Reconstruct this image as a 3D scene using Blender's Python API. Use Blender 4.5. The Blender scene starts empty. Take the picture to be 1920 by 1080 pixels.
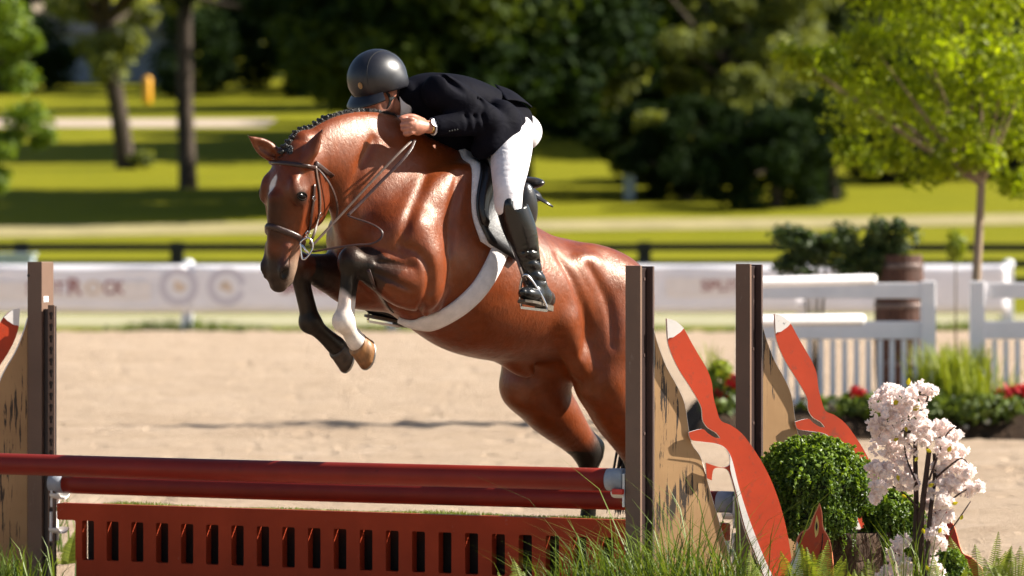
import bpy, bmesh, math, random
import numpy as np
from mathutils import Vector, Matrix
from mathutils.bvhtree import BVHTree

# ------------------------------------------------------------------ camera, sky, sun, exposure
scene = bpy.context.scene
COL = scene.collection
FPX, HOR, CAMZ = 8400.0, 440.0, 1.838          # focal length in photo pixels, horizon row, eye height
cam_data = bpy.data.cameras.new('camera')
cam = bpy.data.objects.new('camera', cam_data)
COL.objects.link(cam)
cam.location = (0, 0, CAMZ)
cam.rotation_euler = (math.radians(90), 0, 0)
cam_data.sensor_width = 36.0
cam_data.lens = 36.0 * FPX / 1920.0
cam_data.shift_y = -(540 - HOR) / 1920.0
cam_data.clip_start = 0.5
cam_data.clip_end = 3000
cam_data.dof.use_dof = True
cam_data.dof.focus_distance = 20.55
cam_data.dof.aperture_fstop = 3.0
scene.camera = cam

SUN_E, SUN_A = math.radians(36), math.radians(7)     # elevation; azimuth from +x towards +y
SUN_DIR = Vector((math.cos(SUN_E) * math.cos(SUN_A), math.cos(SUN_E) * math.sin(SUN_A), math.sin(SUN_E)))
world = bpy.data.worlds.new('World')
scene.world = world
world.use_nodes = True
wn = world.node_tree
sky = wn.nodes.new('ShaderNodeTexSky')
sky.sky_type = 'NISHITA'
sky.sun_disc = False
sky.sun_elevation = SUN_E
sky.sun_rotation = math.pi / 2 - SUN_A
wn.links.new(sky.outputs[0], wn.nodes['Background'].inputs[0])
wn.nodes['Background'].inputs[1].default_value = 0.05
sun_data = bpy.data.lights.new('sun', 'SUN')
sun_data.energy = 5.0
sun_data.angle = math.radians(0.55)
sun_data.color = (1.0, 0.93, 0.82)
sun = bpy.data.objects.new('sun', sun_data)
COL.objects.link(sun)
sun.rotation_euler = SUN_DIR.to_track_quat('Z', 'Y').to_euler()
sun.location = (30, 0, 30)
vs = scene.view_settings
vs.view_transform = 'Standard'
vs.look = 'None'
vs.exposure = 1.4
vs.gamma = 1.0
scene.render.engine = 'CYCLES'
scene.cycles.use_denoising = True
scene.cycles.max_bounces = 8
scene.cycles.transparent_max_bounces = 16

rnd = random.Random(7)

# ------------------------------------------------------------------ helpers
def P(px, py, D):
    """Point on the ray of a photo pixel at distance D along the view axis."""
    return Vector(((px - 960.0) * D / FPX, D, CAMZ - (py - HOR) * D / FPX))

def tag(o, label=None, cat=None, group=None, kind=None):
    if label: o['label'] = label
    if cat: o['category'] = cat
    if group: o['group'] = group
    if kind: o['kind'] = kind
    return o

def empty(name, loc=(0, 0, 0), parent=None):
    o = bpy.data.objects.new(name, None)
    o.empty_display_size = 0.1
    COL.objects.link(o)
    o.location = loc
    if parent: o.parent = parent
    return o

def keep(o, parent):
    """parent without moving (parents are unrotated empties or meshes)"""
    if parent is not None:
        o.parent = parent
        o.matrix_parent_inverse = WM(parent).inverted()
    return o

def WM(o):
    if o.parent is None: return o.matrix_basis.copy()
    return WM(o.parent) @ o.matrix_parent_inverse @ o.matrix_basis

def link(name, me, mat=None, parent=None):
    o = bpy.data.objects.new(name, me)
    COL.objects.link(o)
    if mat is not None and len(me.materials) == 0: me.materials.append(mat)
    keep(o, parent)
    return o

def mesh_np(name, V, F, smooth=True):
    """fast mesh from numpy verts and a quad or triangle index array"""
    me = bpy.data.meshes.new(name)
    V = np.asarray(V, np.float32); F = np.asarray(F, np.int32)
    n, k = F.shape
    me.vertices.add(len(V)); me.vertices.foreach_set('co', V.ravel())
    me.loops.add(n * k); me.loops.foreach_set('vertex_index', F.ravel())
    me.polygons.add(n)
    me.polygons.foreach_set('loop_start', np.arange(0, n * k, k, dtype=np.int32))
    me.update(calc_edges=True)
    me.polygons.foreach_set('use_smooth', np.full(n, smooth))
    me.validate()
    return me

class MB:
    """collects simple shapes into one mesh"""
    def __init__(self): self.v = []; self.f = []; self.s = []; self.m = []
    def add(self, vs, fs, smooth=False, mi=0):
        b = len(self.v)
        self.v += [tuple(p) for p in vs]
        for f in fs:
            self.f.append(tuple(i + b for i in f)); self.s.append(smooth); self.m.append(mi)
        return self
    def box(self, c, size, R=None, bev=0.0, mi=0):
        sx, sy, sz = (s / 2 for s in size)
        R = R or Matrix.Identity(3)
        c = Vector(c)
        if bev <= 0:
            vs = [c + R @ Vector((x * sx, y * sy, z * sz)) for x in (-1, 1) for y in (-1, 1) for z in (-1, 1)]
            return self.add(vs, [(0, 1, 3, 2), (4, 6, 7, 5), (0, 4, 5, 1), (2, 3, 7, 6), (0, 2, 6, 4), (1, 5, 7, 3)], mi=mi)
        bm = bmesh.new(); bmesh.ops.create_cube(bm, size=2)
        for v in bm.verts: v.co = Vector((v.co.x * sx, v.co.y * sy, v.co.z * sz))
        bmesh.ops.bevel(bm, geom=bm.edges[:], offset=min(bev, sx * .9, sy * .9, sz * .9), segments=2, profile=.6, affect='EDGES')
        bm.verts.index_update()
        vs = [c + R @ v.co for v in bm.verts]
        fs = [tuple(v.index for v in f.verts) for f in bm.faces]
        bm.free()
        return self.add(vs, fs, mi=mi)
    def tube(self, pts, rad, n=8, cap=True, flat=1.0, up=None, mi=0):
        pts = [Vector(p) for p in pts]
        m = len(pts)
        if not hasattr(rad, '__len__'): rad = [rad] * m
        vs = []; u = None
        for i, p in enumerate(pts):
            t = (pts[min(i + 1, m - 1)] - pts[max(i - 1, 0)]).normalized()
            if u is None:
                u = Vector(up) if up is not None else (Vector((0, 0, 1)) if abs(t.z) < .9 else Vector((1, 0, 0)))
            u = (u - t * u.dot(t))
            u = u.normalized() if u.length > 1e-6 else t.orthogonal().normalized()
            w = t.cross(u)
            for k in range(n):
                a = 2 * math.pi * k / n
                vs.append(p + (w * math.cos(a) + u * math.sin(a) * flat) * rad[i])
        fs = [(i * n + k, i * n + (k + 1) % n, (i + 1) * n + (k + 1) % n, (i + 1) * n + k) for i in range(m - 1) for k in range(n)]
        if cap: fs += [tuple(reversed(range(n))), tuple((m - 1) * n + k for k in range(n))]
        return self.add(vs, fs, True, mi)
    def lathe(self, prof, origin, axis=(0, 0, 1), n=24, mi=0, smooth=True):
        ax = Vector(axis).normalized(); u = ax.orthogonal().normalized(); w = ax.cross(u); o = Vector(origin)
        m = len(prof)
        vs = [o + ax * z + (u * math.cos(2 * math.pi * k / n) + w * math.sin(2 * math.pi * k / n)) * r for r, z in prof for k in range(n)]
        fs = [(i * n + k, i * n + (k + 1) % n, (i + 1) * n + (k + 1) % n, (i + 1) * n + k) for i in range(m - 1) for k in range(n)]
        fs += [tuple(reversed(range(n))), tuple((m - 1) * n + k for k in range(n))]
        return self.add(vs, fs, smooth, mi)
    def ellipsoid(self, c, axes, n=16, m=10, mi=0):
        c = Vector(c); ax = [Vector(a) for a in axes]; vs = []
        for i in range(m + 1):
            th = math.pi * i / m
            for k in range(n):
                ph = 2 * math.pi * k / n
                vs.append(c + ax[0] * (math.sin(th) * math.cos(ph)) + ax[1] * (math.sin(th) * math.sin(ph)) + ax[2] * math.cos(th))
        fs = [(i * n + k, (i + 1) * n + k, (i + 1) * n + (k + 1) % n, i * n + (k + 1) % n) for i in range(m) for k in range(n)]
        return self.add(vs, fs, True, mi)
    def mesh(self, name):
        me = bpy.data.meshes.new(name)
        me.from_pydata(self.v, [], self.f)
        me.polygons.foreach_set('use_smooth', self.s)
        me.polygons.foreach_set('material_index', self.m)
        me.update()
        return me
    def build(self, name, mat, parent=None):
        me = self.mesh(name)
        for mm in (mat if isinstance(mat, (list, tuple)) else [mat]): me.materials.append(mm)
        return link(name, me, None, parent)

def catmull(pts, n=8):
    """smooth path through points (tuples or Vectors of any length)"""
    pts = [np.asarray(p, float) for p in pts]
    q = [2 * pts[0] - pts[1]] + pts + [2 * pts[-1] - pts[-2]]
    out = []
    for i in range(1, len(q) - 2):
        for k in range(n):
            t = k / n
            a, b, c, d = q[i - 1], q[i], q[i + 1], q[i + 2]
            out.append(.5 * (2 * b + (c - a) * t + (2 * a - 5 * b + 4 * c - d) * t * t + (3 * b - a - 3 * c + d) * t ** 3))
    out.append(pts[-1])
    return out

def smooth_poly(pts, n=4):
    """closed smooth 2-D outline; points with a third item 1 stay sharp corners"""
    m = len(pts); out = []
    for i in range(m):
        p0, p1, p2, p3 = pts[i - 1], pts[i], pts[(i + 1) % m], pts[(i + 2) % m]
        a = np.array(p0[:2], float); b = np.array(p1[:2], float); c = np.array(p2[:2], float); d = np.array(p3[:2], float)
        if len(p1) > 2: a = b - (c - b) * .5
        if len(p2) > 2: d = c + (c - b) * .5
        for k in range(n):
            t = k / n
            out.append(tuple(.5 * (2 * b + (c - a) * t + (2 * a - 5 * b + 4 * c - d) * t * t + (3 * b - a - 3 * c + d) * t ** 3)))
    return out

def plate(loops, thick, frame, name, mat, parent=None, bevel=0.0, edge_mat=None):
    """flat board with holes: loops in board coordinates (first outer), frame(u, v, w) -> world point"""
    bm = bmesh.new()
    edges = []
    for lp in loops:
        vv = [bm.verts.new((u, v, 0)) for u, v in lp]
        for i in range(len(vv)):
            edges.append(bm.edges.new((vv[i], vv[(i + 1) % len(vv)])))
    bmesh.ops.triangle_fill(bm, edges=edges, use_beauty=True, use_dissolve=False, normal=(0, 0, 1))
    front = bm.faces[:]
    r = bmesh.ops.extrude_face_region(bm, geom=front)
    nv = [g for g in r['geom'] if isinstance(g, bmesh.types.BMVert)]
    for v in nv: v.co.z += thick
    bmesh.ops.recalc_face_normals(bm, faces=bm.faces[:])
    fronts = [f for f in bm.faces if abs(f.normal.z) > .5 and f.calc_center_median().z < thick * .5]
    rim = []
    if bevel > 0:
        rim = bmesh.ops.inset_region(bm, faces=fronts, thickness=bevel, depth=0, use_even_offset=True)['faces']
        inner = {v for f in fronts for v in f.verts}
        for v in inner: v.co.z -= bevel * .8
    if edge_mat is not None:
        rs_ = set(rim)
        for f in bm.faces:
            f.material_index = 1 if (abs(f.normal.z) < .5 or f in rs_) else 0
    for v in bm.verts: v.co = Vector(frame(*v.co))
    bmesh.ops.recalc_face_normals(bm, faces=bm.faces[:])
    me = bpy.data.meshes.new(name); bm.to_mesh(me); bm.free()
    me.materials.append(mat)
    if edge_mat is not None: me.materials.append(edge_mat)
    return link(name, me, None, parent)

# ------------------------------------------------------------------ materials
def nodes_of(name):
    m = bpy.data.materials.new(name); m.use_nodes = True
    nt = m.node_tree
    return m, nt, nt.nodes['Principled BSDF']

def lin(c):
    """sRGB 0-255 to linear"""
    return tuple(((x / 255) / 12.92 if x / 255 <= .04045 else ((x / 255 + .055) / 1.055) ** 2.4) for x in c)

def NN(nt, typ, **kw):
    n = nt.nodes.new(typ)
    for k, v in kw.items():
        if hasattr(n, k) and k not in ('inputs',): setattr(n, k, v)
    return n

def tex_coord(nt, out='Object', scale=(1, 1, 1)):
    tc = nt.nodes.new('ShaderNodeTexCoord'); mp = nt.nodes.new('ShaderNodeMapping')
    mp.inputs['Scale'].default_value = scale
    nt.links.new(tc.outputs[out], mp.inputs[0])
    return mp.outputs[0]

def noise(nt, vec, scale=5, detail=4, rough=.55, dist=0):
    n = nt.nodes.new('ShaderNodeTexNoise')
    n.inputs['Scale'].default_value = scale; n.inputs['Detail'].default_value = detail
    n.inputs['Roughness'].default_value = rough; n.inputs['Distortion'].default_value = dist
    nt.links.new(vec, n.inputs['Vector'])
    return n.outputs['Fac']

def ramp(nt, fac, stops, interp='LINEAR'):
    r = nt.nodes.new('ShaderNodeValToRGB'); r.color_ramp.interpolation = interp
    el = r.color_ramp.elements
    while len(el) < len(stops): el.new(.5)
    for e, (p, c) in zip(el, stops):
        e.position = p
        e.color = (c, c, c, 1) if not hasattr(c, '__len__') else (*c[:3], 1)
    nt.links.new(fac, r.inputs[0])
    return r.outputs[0]

def mixc(nt, fac, a, b, mode='MIX'):
    m = nt.nodes.new('ShaderNodeMix'); m.data_type = 'RGBA'; m.blend_type = mode
    for sock, val in ((m.inputs[0], fac), (m.inputs[6], a), (m.inputs[7], b)):
        if hasattr(val, 'is_output'): nt.links.new(val, sock)
        elif hasattr(val, '__len__'): sock.default_value = (*val[:3], 1)
        else: sock.default_value = val
    return m.outputs[2]

def bump(nt, bsdf, h, strength=.3, dist=.01):
    b = nt.nodes.new('ShaderNodeBump'); b.inputs['Strength'].default_value = strength; b.inputs['Distance'].default_value = dist
    nt.links.new(h, b.inputs['Height']); nt.links.new(b.outputs[0], bsdf.inputs['Normal'])
    return b

def simple(name, col, rough=.6, var=.25, scale=8, spec=.5, metal=0, bumps=0.15, bscale=60, coords='Object', sheen=0, dist=.004, stretch=(1, 1, 1)):
    """procedural base colour with noise variation and fine relief"""
    m, nt, b = nodes_of(name)
    v = tex_coord(nt, coords, stretch)
    n = noise(nt, v, scale, 5, .6)
    dark = tuple(c * (1 - var) for c in col); light = tuple(min(1, c * (1 + var)) for c in col)
    nt.links.new(ramp(nt, n, [(.3, dark), (.7, light)]), b.inputs['Base Color'])
    b.inputs['Roughness'].default_value = rough
    b.inputs['Specular IOR Level'].default_value = spec
    b.inputs['Metallic'].default_value = metal
    if sheen:
        b.inputs['Sheen Weight'].default_value = sheen
    if bumps:
        bump(nt, b, noise(nt, v, bscale, 4, .6), bumps, dist)
    return m
# ------------------------------------------------------------------ implicit modelling (smooth blended solids -> one mesh)
class SDF:
    def __init__(self, lo, hi, h):
        self.lo = np.array(lo, np.float32); self.h = h
        self.n = np.ceil((np.array(hi) - np.array(lo)) / h).astype(int) + 1
        self.g = np.full(self.n, 1.0, np.float32)
    def _box(self, lo, hi, pad):
        a = np.clip(np.floor((np.asarray(lo) - pad - self.lo) / self.h).astype(int), 0, self.n - 1)
        b = np.clip(np.ceil((np.asarray(hi) + pad - self.lo) / self.h).astype(int) + 1, 1, self.n)
        return a, b
    def _pts(self, a, b):
        ax = [(self.lo[i] + np.arange(a[i], b[i], dtype=np.float32) * self.h).astype(np.float32) for i in range(3)]
        return ax[0][:, None, None], ax[1][None, :, None], ax[2][None, None, :]
    def _put(self, a, b, d, k, op):
        v = self.g[a[0]:b[0], a[1]:b[1], a[2]:b[2]]
        if op == 'cut':
            d = -d
            if k > 0:
                t = np.clip(.5 - .5 * (d - v) / k * -1, 0, 1) if False else np.clip(.5 + .5 * (d - v) / k, 0, 1)
                v[...] = v * (1 - t) + d * t + k * t * (1 - t)
            else: np.maximum(v, d, out=v)
        else:
            if k > 0:
                t = np.clip(.5 + .5 * (v - d) / k, 0, 1)
                v[...] = v * (1 - t) + d * t - k * t * (1 - t)
            else: np.minimum(v, d, out=v)
    def cone(self, p, q, r0, r1, k=.03, op='add'):
        p = np.array(p, np.float32); q = np.array(q, np.float32); R = max(r0, r1)
        a, b = self._box(np.minimum(p, q) - R, np.maximum(p, q) + R, k + 3 * self.h)
        X, Y, Z = self._pts(a, b); e = q - p; l2 = float(e @ e) + 1e-9
        t = np.clip(((X - p[0]) * e[0] + (Y - p[1]) * e[1] + (Z - p[2]) * e[2]) / l2, 0, 1)
        d = np.sqrt((X - p[0] - t * e[0]) ** 2 + (Y - p[1] - t * e[1]) ** 2 + (Z - p[2] - t * e[2]) ** 2) - (r0 + (r1 - r0) * t)
        self._put(a, b, d, k, op)
    def chain(self, pts, rad, k=.03, n=5, op='add'):
        """tapered smooth limb through points"""
        q = catmull([(*p, r) for p, r in zip(pts, rad)], n)
        P_ = np.array(q, np.float32); R = P_[:, 3].max()
        a, b = self._box(P_[:, :3].min(0) - R, P_[:, :3].max(0) + R, k + 3 * self.h)
        tmp = np.full(b - a, 1.0, np.float32)
        for i in range(len(P_) - 1):
            p, qq, r0, r1 = P_[i, :3], P_[i + 1, :3], P_[i, 3], P_[i + 1, 3]
            Rr = max(r0, r1); c, d_ = self._box(np.minimum(p, qq) - Rr, np.maximum(p, qq) + Rr, k + 3 * self.h)
            c = np.maximum(c, a); d_ = np.minimum(d_, b)
            if np.any(d_ <= c): continue
            X, Y, Z = self._pts(c, d_); e = qq - p; l2 = float(e @ e) + 1e-9
            t = np.clip(((X - p[0]) * e[0] + (Y - p[1]) * e[1] + (Z - p[2]) * e[2]) / l2, 0, 1)
            d = np.sqrt((X - p[0] - t * e[0]) ** 2 + (Y - p[1] - t * e[1]) ** 2 + (Z - p[2] - t * e[2]) ** 2) - (r0 + (r1 - r0) * t)
            s = tmp[c[0] - a[0]:d_[0] - a[0], c[1] - a[1]:d_[1] - a[1], c[2] - a[2]:d_[2] - a[2]]
            np.minimum(s, d, out=s)
        self._put(a, b, tmp, k, op)
    def ell(self, c, axes, rad, k=.03, op='add'):
        """ellipsoid with orthonormal axes"""
        c = np.array(c, np.float32); A = [np.array(x, np.float32) for x in axes]; A = [x / np.linalg.norm(x) for x in A]
        ext = np.sqrt(sum((A[i] * rad[i]) ** 2 for i in range(3)))
        a, b = self._box(c - ext, c + ext, k + 3 * self.h)
        X, Y, Z = self._pts(a, b); k0 = 0; k1 = 0
        for i in range(3):
            u = (X - c[0]) * A[i][0] + (Y - c[1]) * A[i][1] + (Z - c[2]) * A[i][2]
            k0 = k0 + (u / rad[i]) ** 2; k1 = k1 + (u / rad[i] ** 2) ** 2
        k0 = np.sqrt(k0); k1 = np.sqrt(k1) + 1e-6
        self._put(a, b, k0 * (k0 - 1) / k1, k, op)
    def loft(self, secs, k=.03, n=7, op='add'):
        """secs: (centre, right, up, half_w, half_h, egg) -> body with elliptical sections"""
        flat = np.array(catmull([np.concatenate([np.array(c, float), np.array(r, float), np.array(u, float), [w, h, e]]) for c, r, u, w, h, e in secs], n), np.float32)
        R = np.maximum(flat[:, 9], flat[:, 10]).max()
        a, b = self._box(flat[:, :3].min(0) - R, flat[:, :3].max(0) + R, k + 3 * self.h)
        tmp = np.full(b - a, 1.0, np.float32)
        for i in range(len(flat) - 1):
            s0, s1 = flat[i], flat[i + 1]
            p, q = s0[:3], s1[:3]; Rr = max(s0[9], s0[10], s1[9], s1[10])
            c, d_ = self._box(np.minimum(p, q) - Rr, np.maximum(p, q) + Rr, k + 3 * self.h)
            c = np.maximum(c, a); d_ = np.minimum(d_, b)
            if np.any(d_ <= c): continue
            X, Y, Z = self._pts(c, d_); e = q - p; l = float(np.linalg.norm(e)) + 1e-9; eh = e / l
            Rv = (s0[3:6] + s1[3:6]) / 2; Uv = (s0[6:9] + s1[6:9]) / 2
            Uv = Uv / np.linalg.norm(Uv); Rv = Rv - Uv * (Rv @ Uv); Rv /= np.linalg.norm(Rv)
            ax = np.cross(Rv, Uv); s = float(eh @ ax)
            ax = ax if s > 0 else -ax; s = max(abs(s), .25)
            # parameter along the section normal, so that section planes stay parallel to Rv, Uv
            t = np.clip(((X - p[0]) * ax[0] + (Y - p[1]) * ax[1] + (Z - p[2]) * ax[2]) / (l * s), 0, 1)
            dx = X - p[0] - t * e[0]; dy = Y - p[1] - t * e[1]; dz = Z - p[2] - t * e[2]
            x = dx * Rv[0] + dy * Rv[1] + dz * Rv[2]; y = dx * Uv[0] + dy * Uv[1] + dz * Uv[2]; z = dx * ax[0] + dy * ax[1] + dz * ax[2]
            w = s0[9] + (s1[9] - s0[9]) * t; hh = s0[10] + (s1[10] - s0[10]) * t; eg = s0[11] + (s1[11] - s0[11]) * t
            w = w * (1 - eg * np.clip(y / hh, -1, 1)); m = np.minimum(w, hh) * (.8 if (i == 0 or i == len(flat) - 2) else .35) + .008
            k0 = np.sqrt((x / w) ** 2 + (y / hh) ** 2 + (z / m) ** 2)
            k1 = np.sqrt((x / w ** 2) ** 2 + (y / hh ** 2) ** 2 + (z / m ** 2) ** 2) + 1e-6
            d = k0 * (k0 - 1) / k1
            sl = tmp[c[0] - a[0]:d_[0] - a[0], c[1] - a[1]:d_[1] - a[1], c[2] - a[2]:d_[2] - a[2]]
            np.minimum(sl, d, out=sl)
        self._put(a, b, tmp, k, op)
    def surf(self, px, py, d0=19.8, d1=22.7):
        """first surface point of the solid along the ray of a photo pixel"""
        D = np.arange(d0, d1, self.h * .5)
        q = np.stack([(px - 960.0) * D / FPX, D, CAMZ - (py - HOR) * D / FPX], 1)
        i = np.round((q - self.lo) / self.h).astype(int)
        ok = np.all((i >= 0) & (i < self.n), 1)
        v = np.where(ok, self.g[tuple(np.clip(i, 0, self.n - 1).T)], 1)
        k = np.argmax(v < 0)
        return Vector(q[k]) if v[k] < 0 else None
    def groove(self, pix, r, k, sink=.0):
        """shallow crease drawn along the visible surface"""
        pts = [self.surf(x, y) for x, y in pix]
        rr = [a for a, p in zip(r, pts) if p is not None]; pts = [p + Vector((0, sink, 0)) for p in pts if p is not None]
        if len(pts) > 1: self.chain(pts, rr, k=k, op='cut')
    def mesh(self, smooth=2, extra=0, weight=None):
        g = self.g; s = g < 0; n = self.n
        m = s[:-1, :-1, :-1].astype(np.uint8)
        for i in (0, 1):
            for j in (0, 1):
                for k in (0, 1):
                    if i or j or k: m = m + s[i:n[0] - 1 + i, j:n[1] - 1 + j, k:n[2] - 1 + k]
        act = np.argwhere((m > 0) & (m < 8))
        cn = n - 1
        lin_ = (act[:, 0].astype(np.int64) * cn[1] + act[:, 1]) * cn[2] + act[:, 2]
        cor = [(i, j, k) for i in (0, 1) for j in (0, 1) for k in (0, 1)]
        val = np.stack([g[act[:, 0] + i, act[:, 1] + j, act[:, 2] + k] for i, j, k in cor], 1)
        acc = np.zeros((len(act), 3)); cnt = np.zeros(len(act))
        for x in range(8):
            for y in range(x + 1, 8):
                df = [cor[y][i] - cor[x][i] for i in range(3)]
                if sum(abs(v) for v in df) != 1: continue
                va, vb = val[:, x], val[:, y]; hit = (va < 0) != (vb < 0)
                t = np.where(hit, va / np.where(np.abs(va - vb) < 1e-12, 1, va - vb), 0)
                pt = np.array(cor[x])[None, :] + t[:, None] * np.array(df)[None, :]
                acc += pt * hit[:, None]; cnt += hit
        V = (act + acc / cnt[:, None]) * self.h + self.lo
        F = []
        for axis in range(3):
            o1, o2 = [(1, 2), (2, 0), (0, 1)][axis]
            sl0 = [slice(None)] * 3; sl1 = [slice(None)] * 3
            sl0[axis] = slice(0, n[axis] - 1); sl1[axis] = slice(1, n[axis])
            A, B_ = s[tuple(sl0)], s[tuple(sl1)]
            e = np.argwhere(A != B_)
            e = e[(e[:, o1] > 0) & (e[:, o2] > 0) & (e[:, o1] < cn[o1]) & (e[:, o2] < cn[o2])]
            flip = A[e[:, 0], e[:, 1], e[:, 2]]
            def idx(d1, d2):
                c = e.copy(); c[:, o1] -= d1; c[:, o2] -= d2
                return np.searchsorted(lin_, (c[:, 0].astype(np.int64) * cn[1] + c[:, 1]) * cn[2] + c[:, 2])
            q = np.stack([idx(1, 1), idx(0, 1), idx(0, 0), idx(1, 0)], 1)
            q = np.where(flip[:, None], q, q[:, ::-1])
            F.append(q)
        F = np.concatenate(F)
        E = np.concatenate([F[:, [i, (i + 1) % 4]] for i in range(4)])
        C = np.bincount(E[:, 0], minlength=len(V)) + np.bincount(E[:, 1], minlength=len(V))
        W = None
        for it in range(smooth + extra):
            S = np.stack([np.bincount(E[:, 0], V[E[:, 1], ax], len(V)) + np.bincount(E[:, 1], V[E[:, 0], ax], len(V)) for ax in range(3)], 1)
            w = .6
            if it >= smooth:
                if W is None: W = weight(V)[:, None]
                w = .6 * W
            V = V * (1 - w) + w * S / np.maximum(C, 1)[:, None]
        return V, F

def set_color(me, name, rgb):
    at = me.color_attributes.new(name, 'FLOAT_COLOR', 'POINT')
    c = np.ones((len(me.vertices), 4), np.float32); c[:, :3] = rgb
    at.data.foreach_set('color', c.ravel())

def vnoise(V, s, seed=0):
    """cheap smooth pseudo-noise in -1..1"""
    r = np.random.RandomState(seed); o = 0
    for i in range(6):
        d = r.normal(size=3); d /= np.linalg.norm(d)
        o = o + np.sin(V @ d * s * r.uniform(.6, 1.7) + r.uniform(0, 6.28))
    return o / 6 * 1.6

def capdist(V, a, b):
    a = np.array(a); b = np.array(b); e = b - a
    t = np.clip(((V - a) @ e) / (e @ e), 0, 1)
    return np.linalg.norm(V - a - t[:, None] * e, axis=1), t

def sstep(x, a, b):
    t = np.clip((x - a) / (b - a), 0, 1); return t * t * (3 - 2 * t)
# ------------------------------------------------------------------ the setting: ground, sand, paths
_T = [(-60, 0), (84, 0), (100, .12), (112, .48), (125, 1.09), (140, 1.67), (150, 2.28), (160, 2.9), (175, 3.7), (195, 5.1), (220, 6.8), (245, 8.4), (270, 10.0), (320, 14), (500, 30), (1000, 70)]
def TZ(D):
    return float(np.interp(D, [a for a, _ in _T], [b for _, b in _T]))
def on_ground(px, D):
    return Vector(((px - 960) * D / FPX, D, TZ(D)))

def mat_ground():
    m, nt, b = nodes_of('mown_grass')
    v = tex_coord(nt)
    n1 = noise(nt, v, .35, 5, .6); n2 = noise(nt, v, 6, 5, .7)
    c = mixc(nt, ramp(nt, n2, [(.35, 0), (.7, 1)]), ramp(nt, n1, [(.3, (.100, .116, .005)), (.7, (.165, .164, .007))]), (.205, .19, .013))
    nt.links.new(c, b.inputs['Base Color']); b.inputs['Roughness'].default_value = .95; b.inputs['Specular IOR Level'].default_value = .04
    bump(nt, b, noise(nt, v, 30, 4, .7), .6, .03)
    return m
def mat_sand():
    m, nt, b = nodes_of('arena_sand')
    v = tex_coord(nt); st = tex_coord(nt, 'Object', (.35, 1, 1))
    n1 = noise(nt, st, 1.3, 5, .62); n2 = noise(nt, v, 13, 7, .78); n3 = noise(nt, v, 120, 3, .6)
    c = ramp(nt, n1, [(.25, (.49, .355, .245)), (.55, (.59, .445, .32)), (.8, (.63, .49, .37))])
    c = mixc(nt, ramp(nt, n2, [(.30, .7), (.47, 0)]), c, (.34, .225, .145))
    c = mixc(nt, ramp(nt, n3, [(.62, 0), (.8, .5)]), c, (.68, .53, .40))
    nt.links.new(c, b.inputs['Base Color']); b.inputs['Roughness'].default_value = .95; b.inputs['Specular IOR Level'].default_value = .2
    mm = nt.nodes.new('ShaderNodeMath'); mm.operation = 'ADD'
    nt.links.new(n2, mm.inputs[0]); nt.links.new(n3, mm.inputs[1])
    vo = nt.nodes.new('ShaderNodeTexVoronoi'); vo.feature = 'SMOOTH_F1'; vo.inputs['Scale'].default_value = 3.2; vo.inputs['Randomness'].default_value = 1.0
    wv = nt.nodes.new('ShaderNodeVectorMath'); wv.operation = 'MULTIPLY_ADD'; wv.inputs[1].default_value = (.35, .35, .35)
    nz = nt.nodes.new('ShaderNodeTexNoise'); nz.inputs['Scale'].default_value = 2.5; nt.links.new(v, nz.inputs['Vector'])
    nt.links.new(nz.outputs['Color'], wv.inputs[0]); nt.links.new(v, wv.inputs[2]); nt.links.new(wv.outputs[0], vo.inputs['Vector'])
    dent = nt.nodes.new('ShaderNodeMath'); dent.operation = 'MULTIPLY_ADD'; dent.inputs[1].default_value = 1.6
    nt.links.new(ramp(nt, vo.outputs['Distance'], [(.08, 0), (.30, 1)]), dent.inputs[0]); nt.links.new(mm.outputs[0], dent.inputs[2])
    bump(nt, b, dent.outputs[0], 1.0, .045)
    return m
M_GRASS = mat_ground(); M_SAND = mat_sand()
M_GRAVEL = simple('grassy_gravel', (.30, .28, .17), .95, .2, 3, .2, 0, .5, 30)
M_ROAD = simple('sandy_road', (.40, .32, .26), .95, .15, 2, .2, 0, .4, 20)
M_SOIL = simple('dark_mulch', (.045, .026, .015), .95, .5, 9, .2, 0, 1.0, 30, dist=.05)

def strip(name, d0, d1, x0, x1, mat, off, label=None, nd=40, wav=0, seed=1, tilt=0):
    r = random.Random(seed)
    ds = sorted(set([d0 + (d1 - d0) * i / nd for i in range(nd + 1)] + [a for a, _ in _T if d0 < a < d1]))
    xs = [x0 + (x1 - x0) * i / 60 for i in range(61)]
    vs = []
    for i, d in enumerate(ds):
        f = (d - d0) / (d1 - d0)
        for x in xs:
            e = wav * (math.sin(x * .21 + seed) + .5 * math.sin(x * .57 + 2 * seed)) if wav else 0
            dd = d + e + tilt * max(-30, min(30, x))
            vs.append((x, dd, TZ(dd) + off))
    n = len(xs)
    fs = [(i * n + j, i * n + j + 1, (i + 1) * n + j + 1, (i + 1) * n + j) for i in range(len(ds) - 1) for j in range(n - 1)]
    o = MB().add(vs, fs, True).build(name, mat)
    o['kind'] = 'structure'
    return o
strip('ground', -60, 1000, -900, 900, M_GRASS, 0.0, nd=60)
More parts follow.
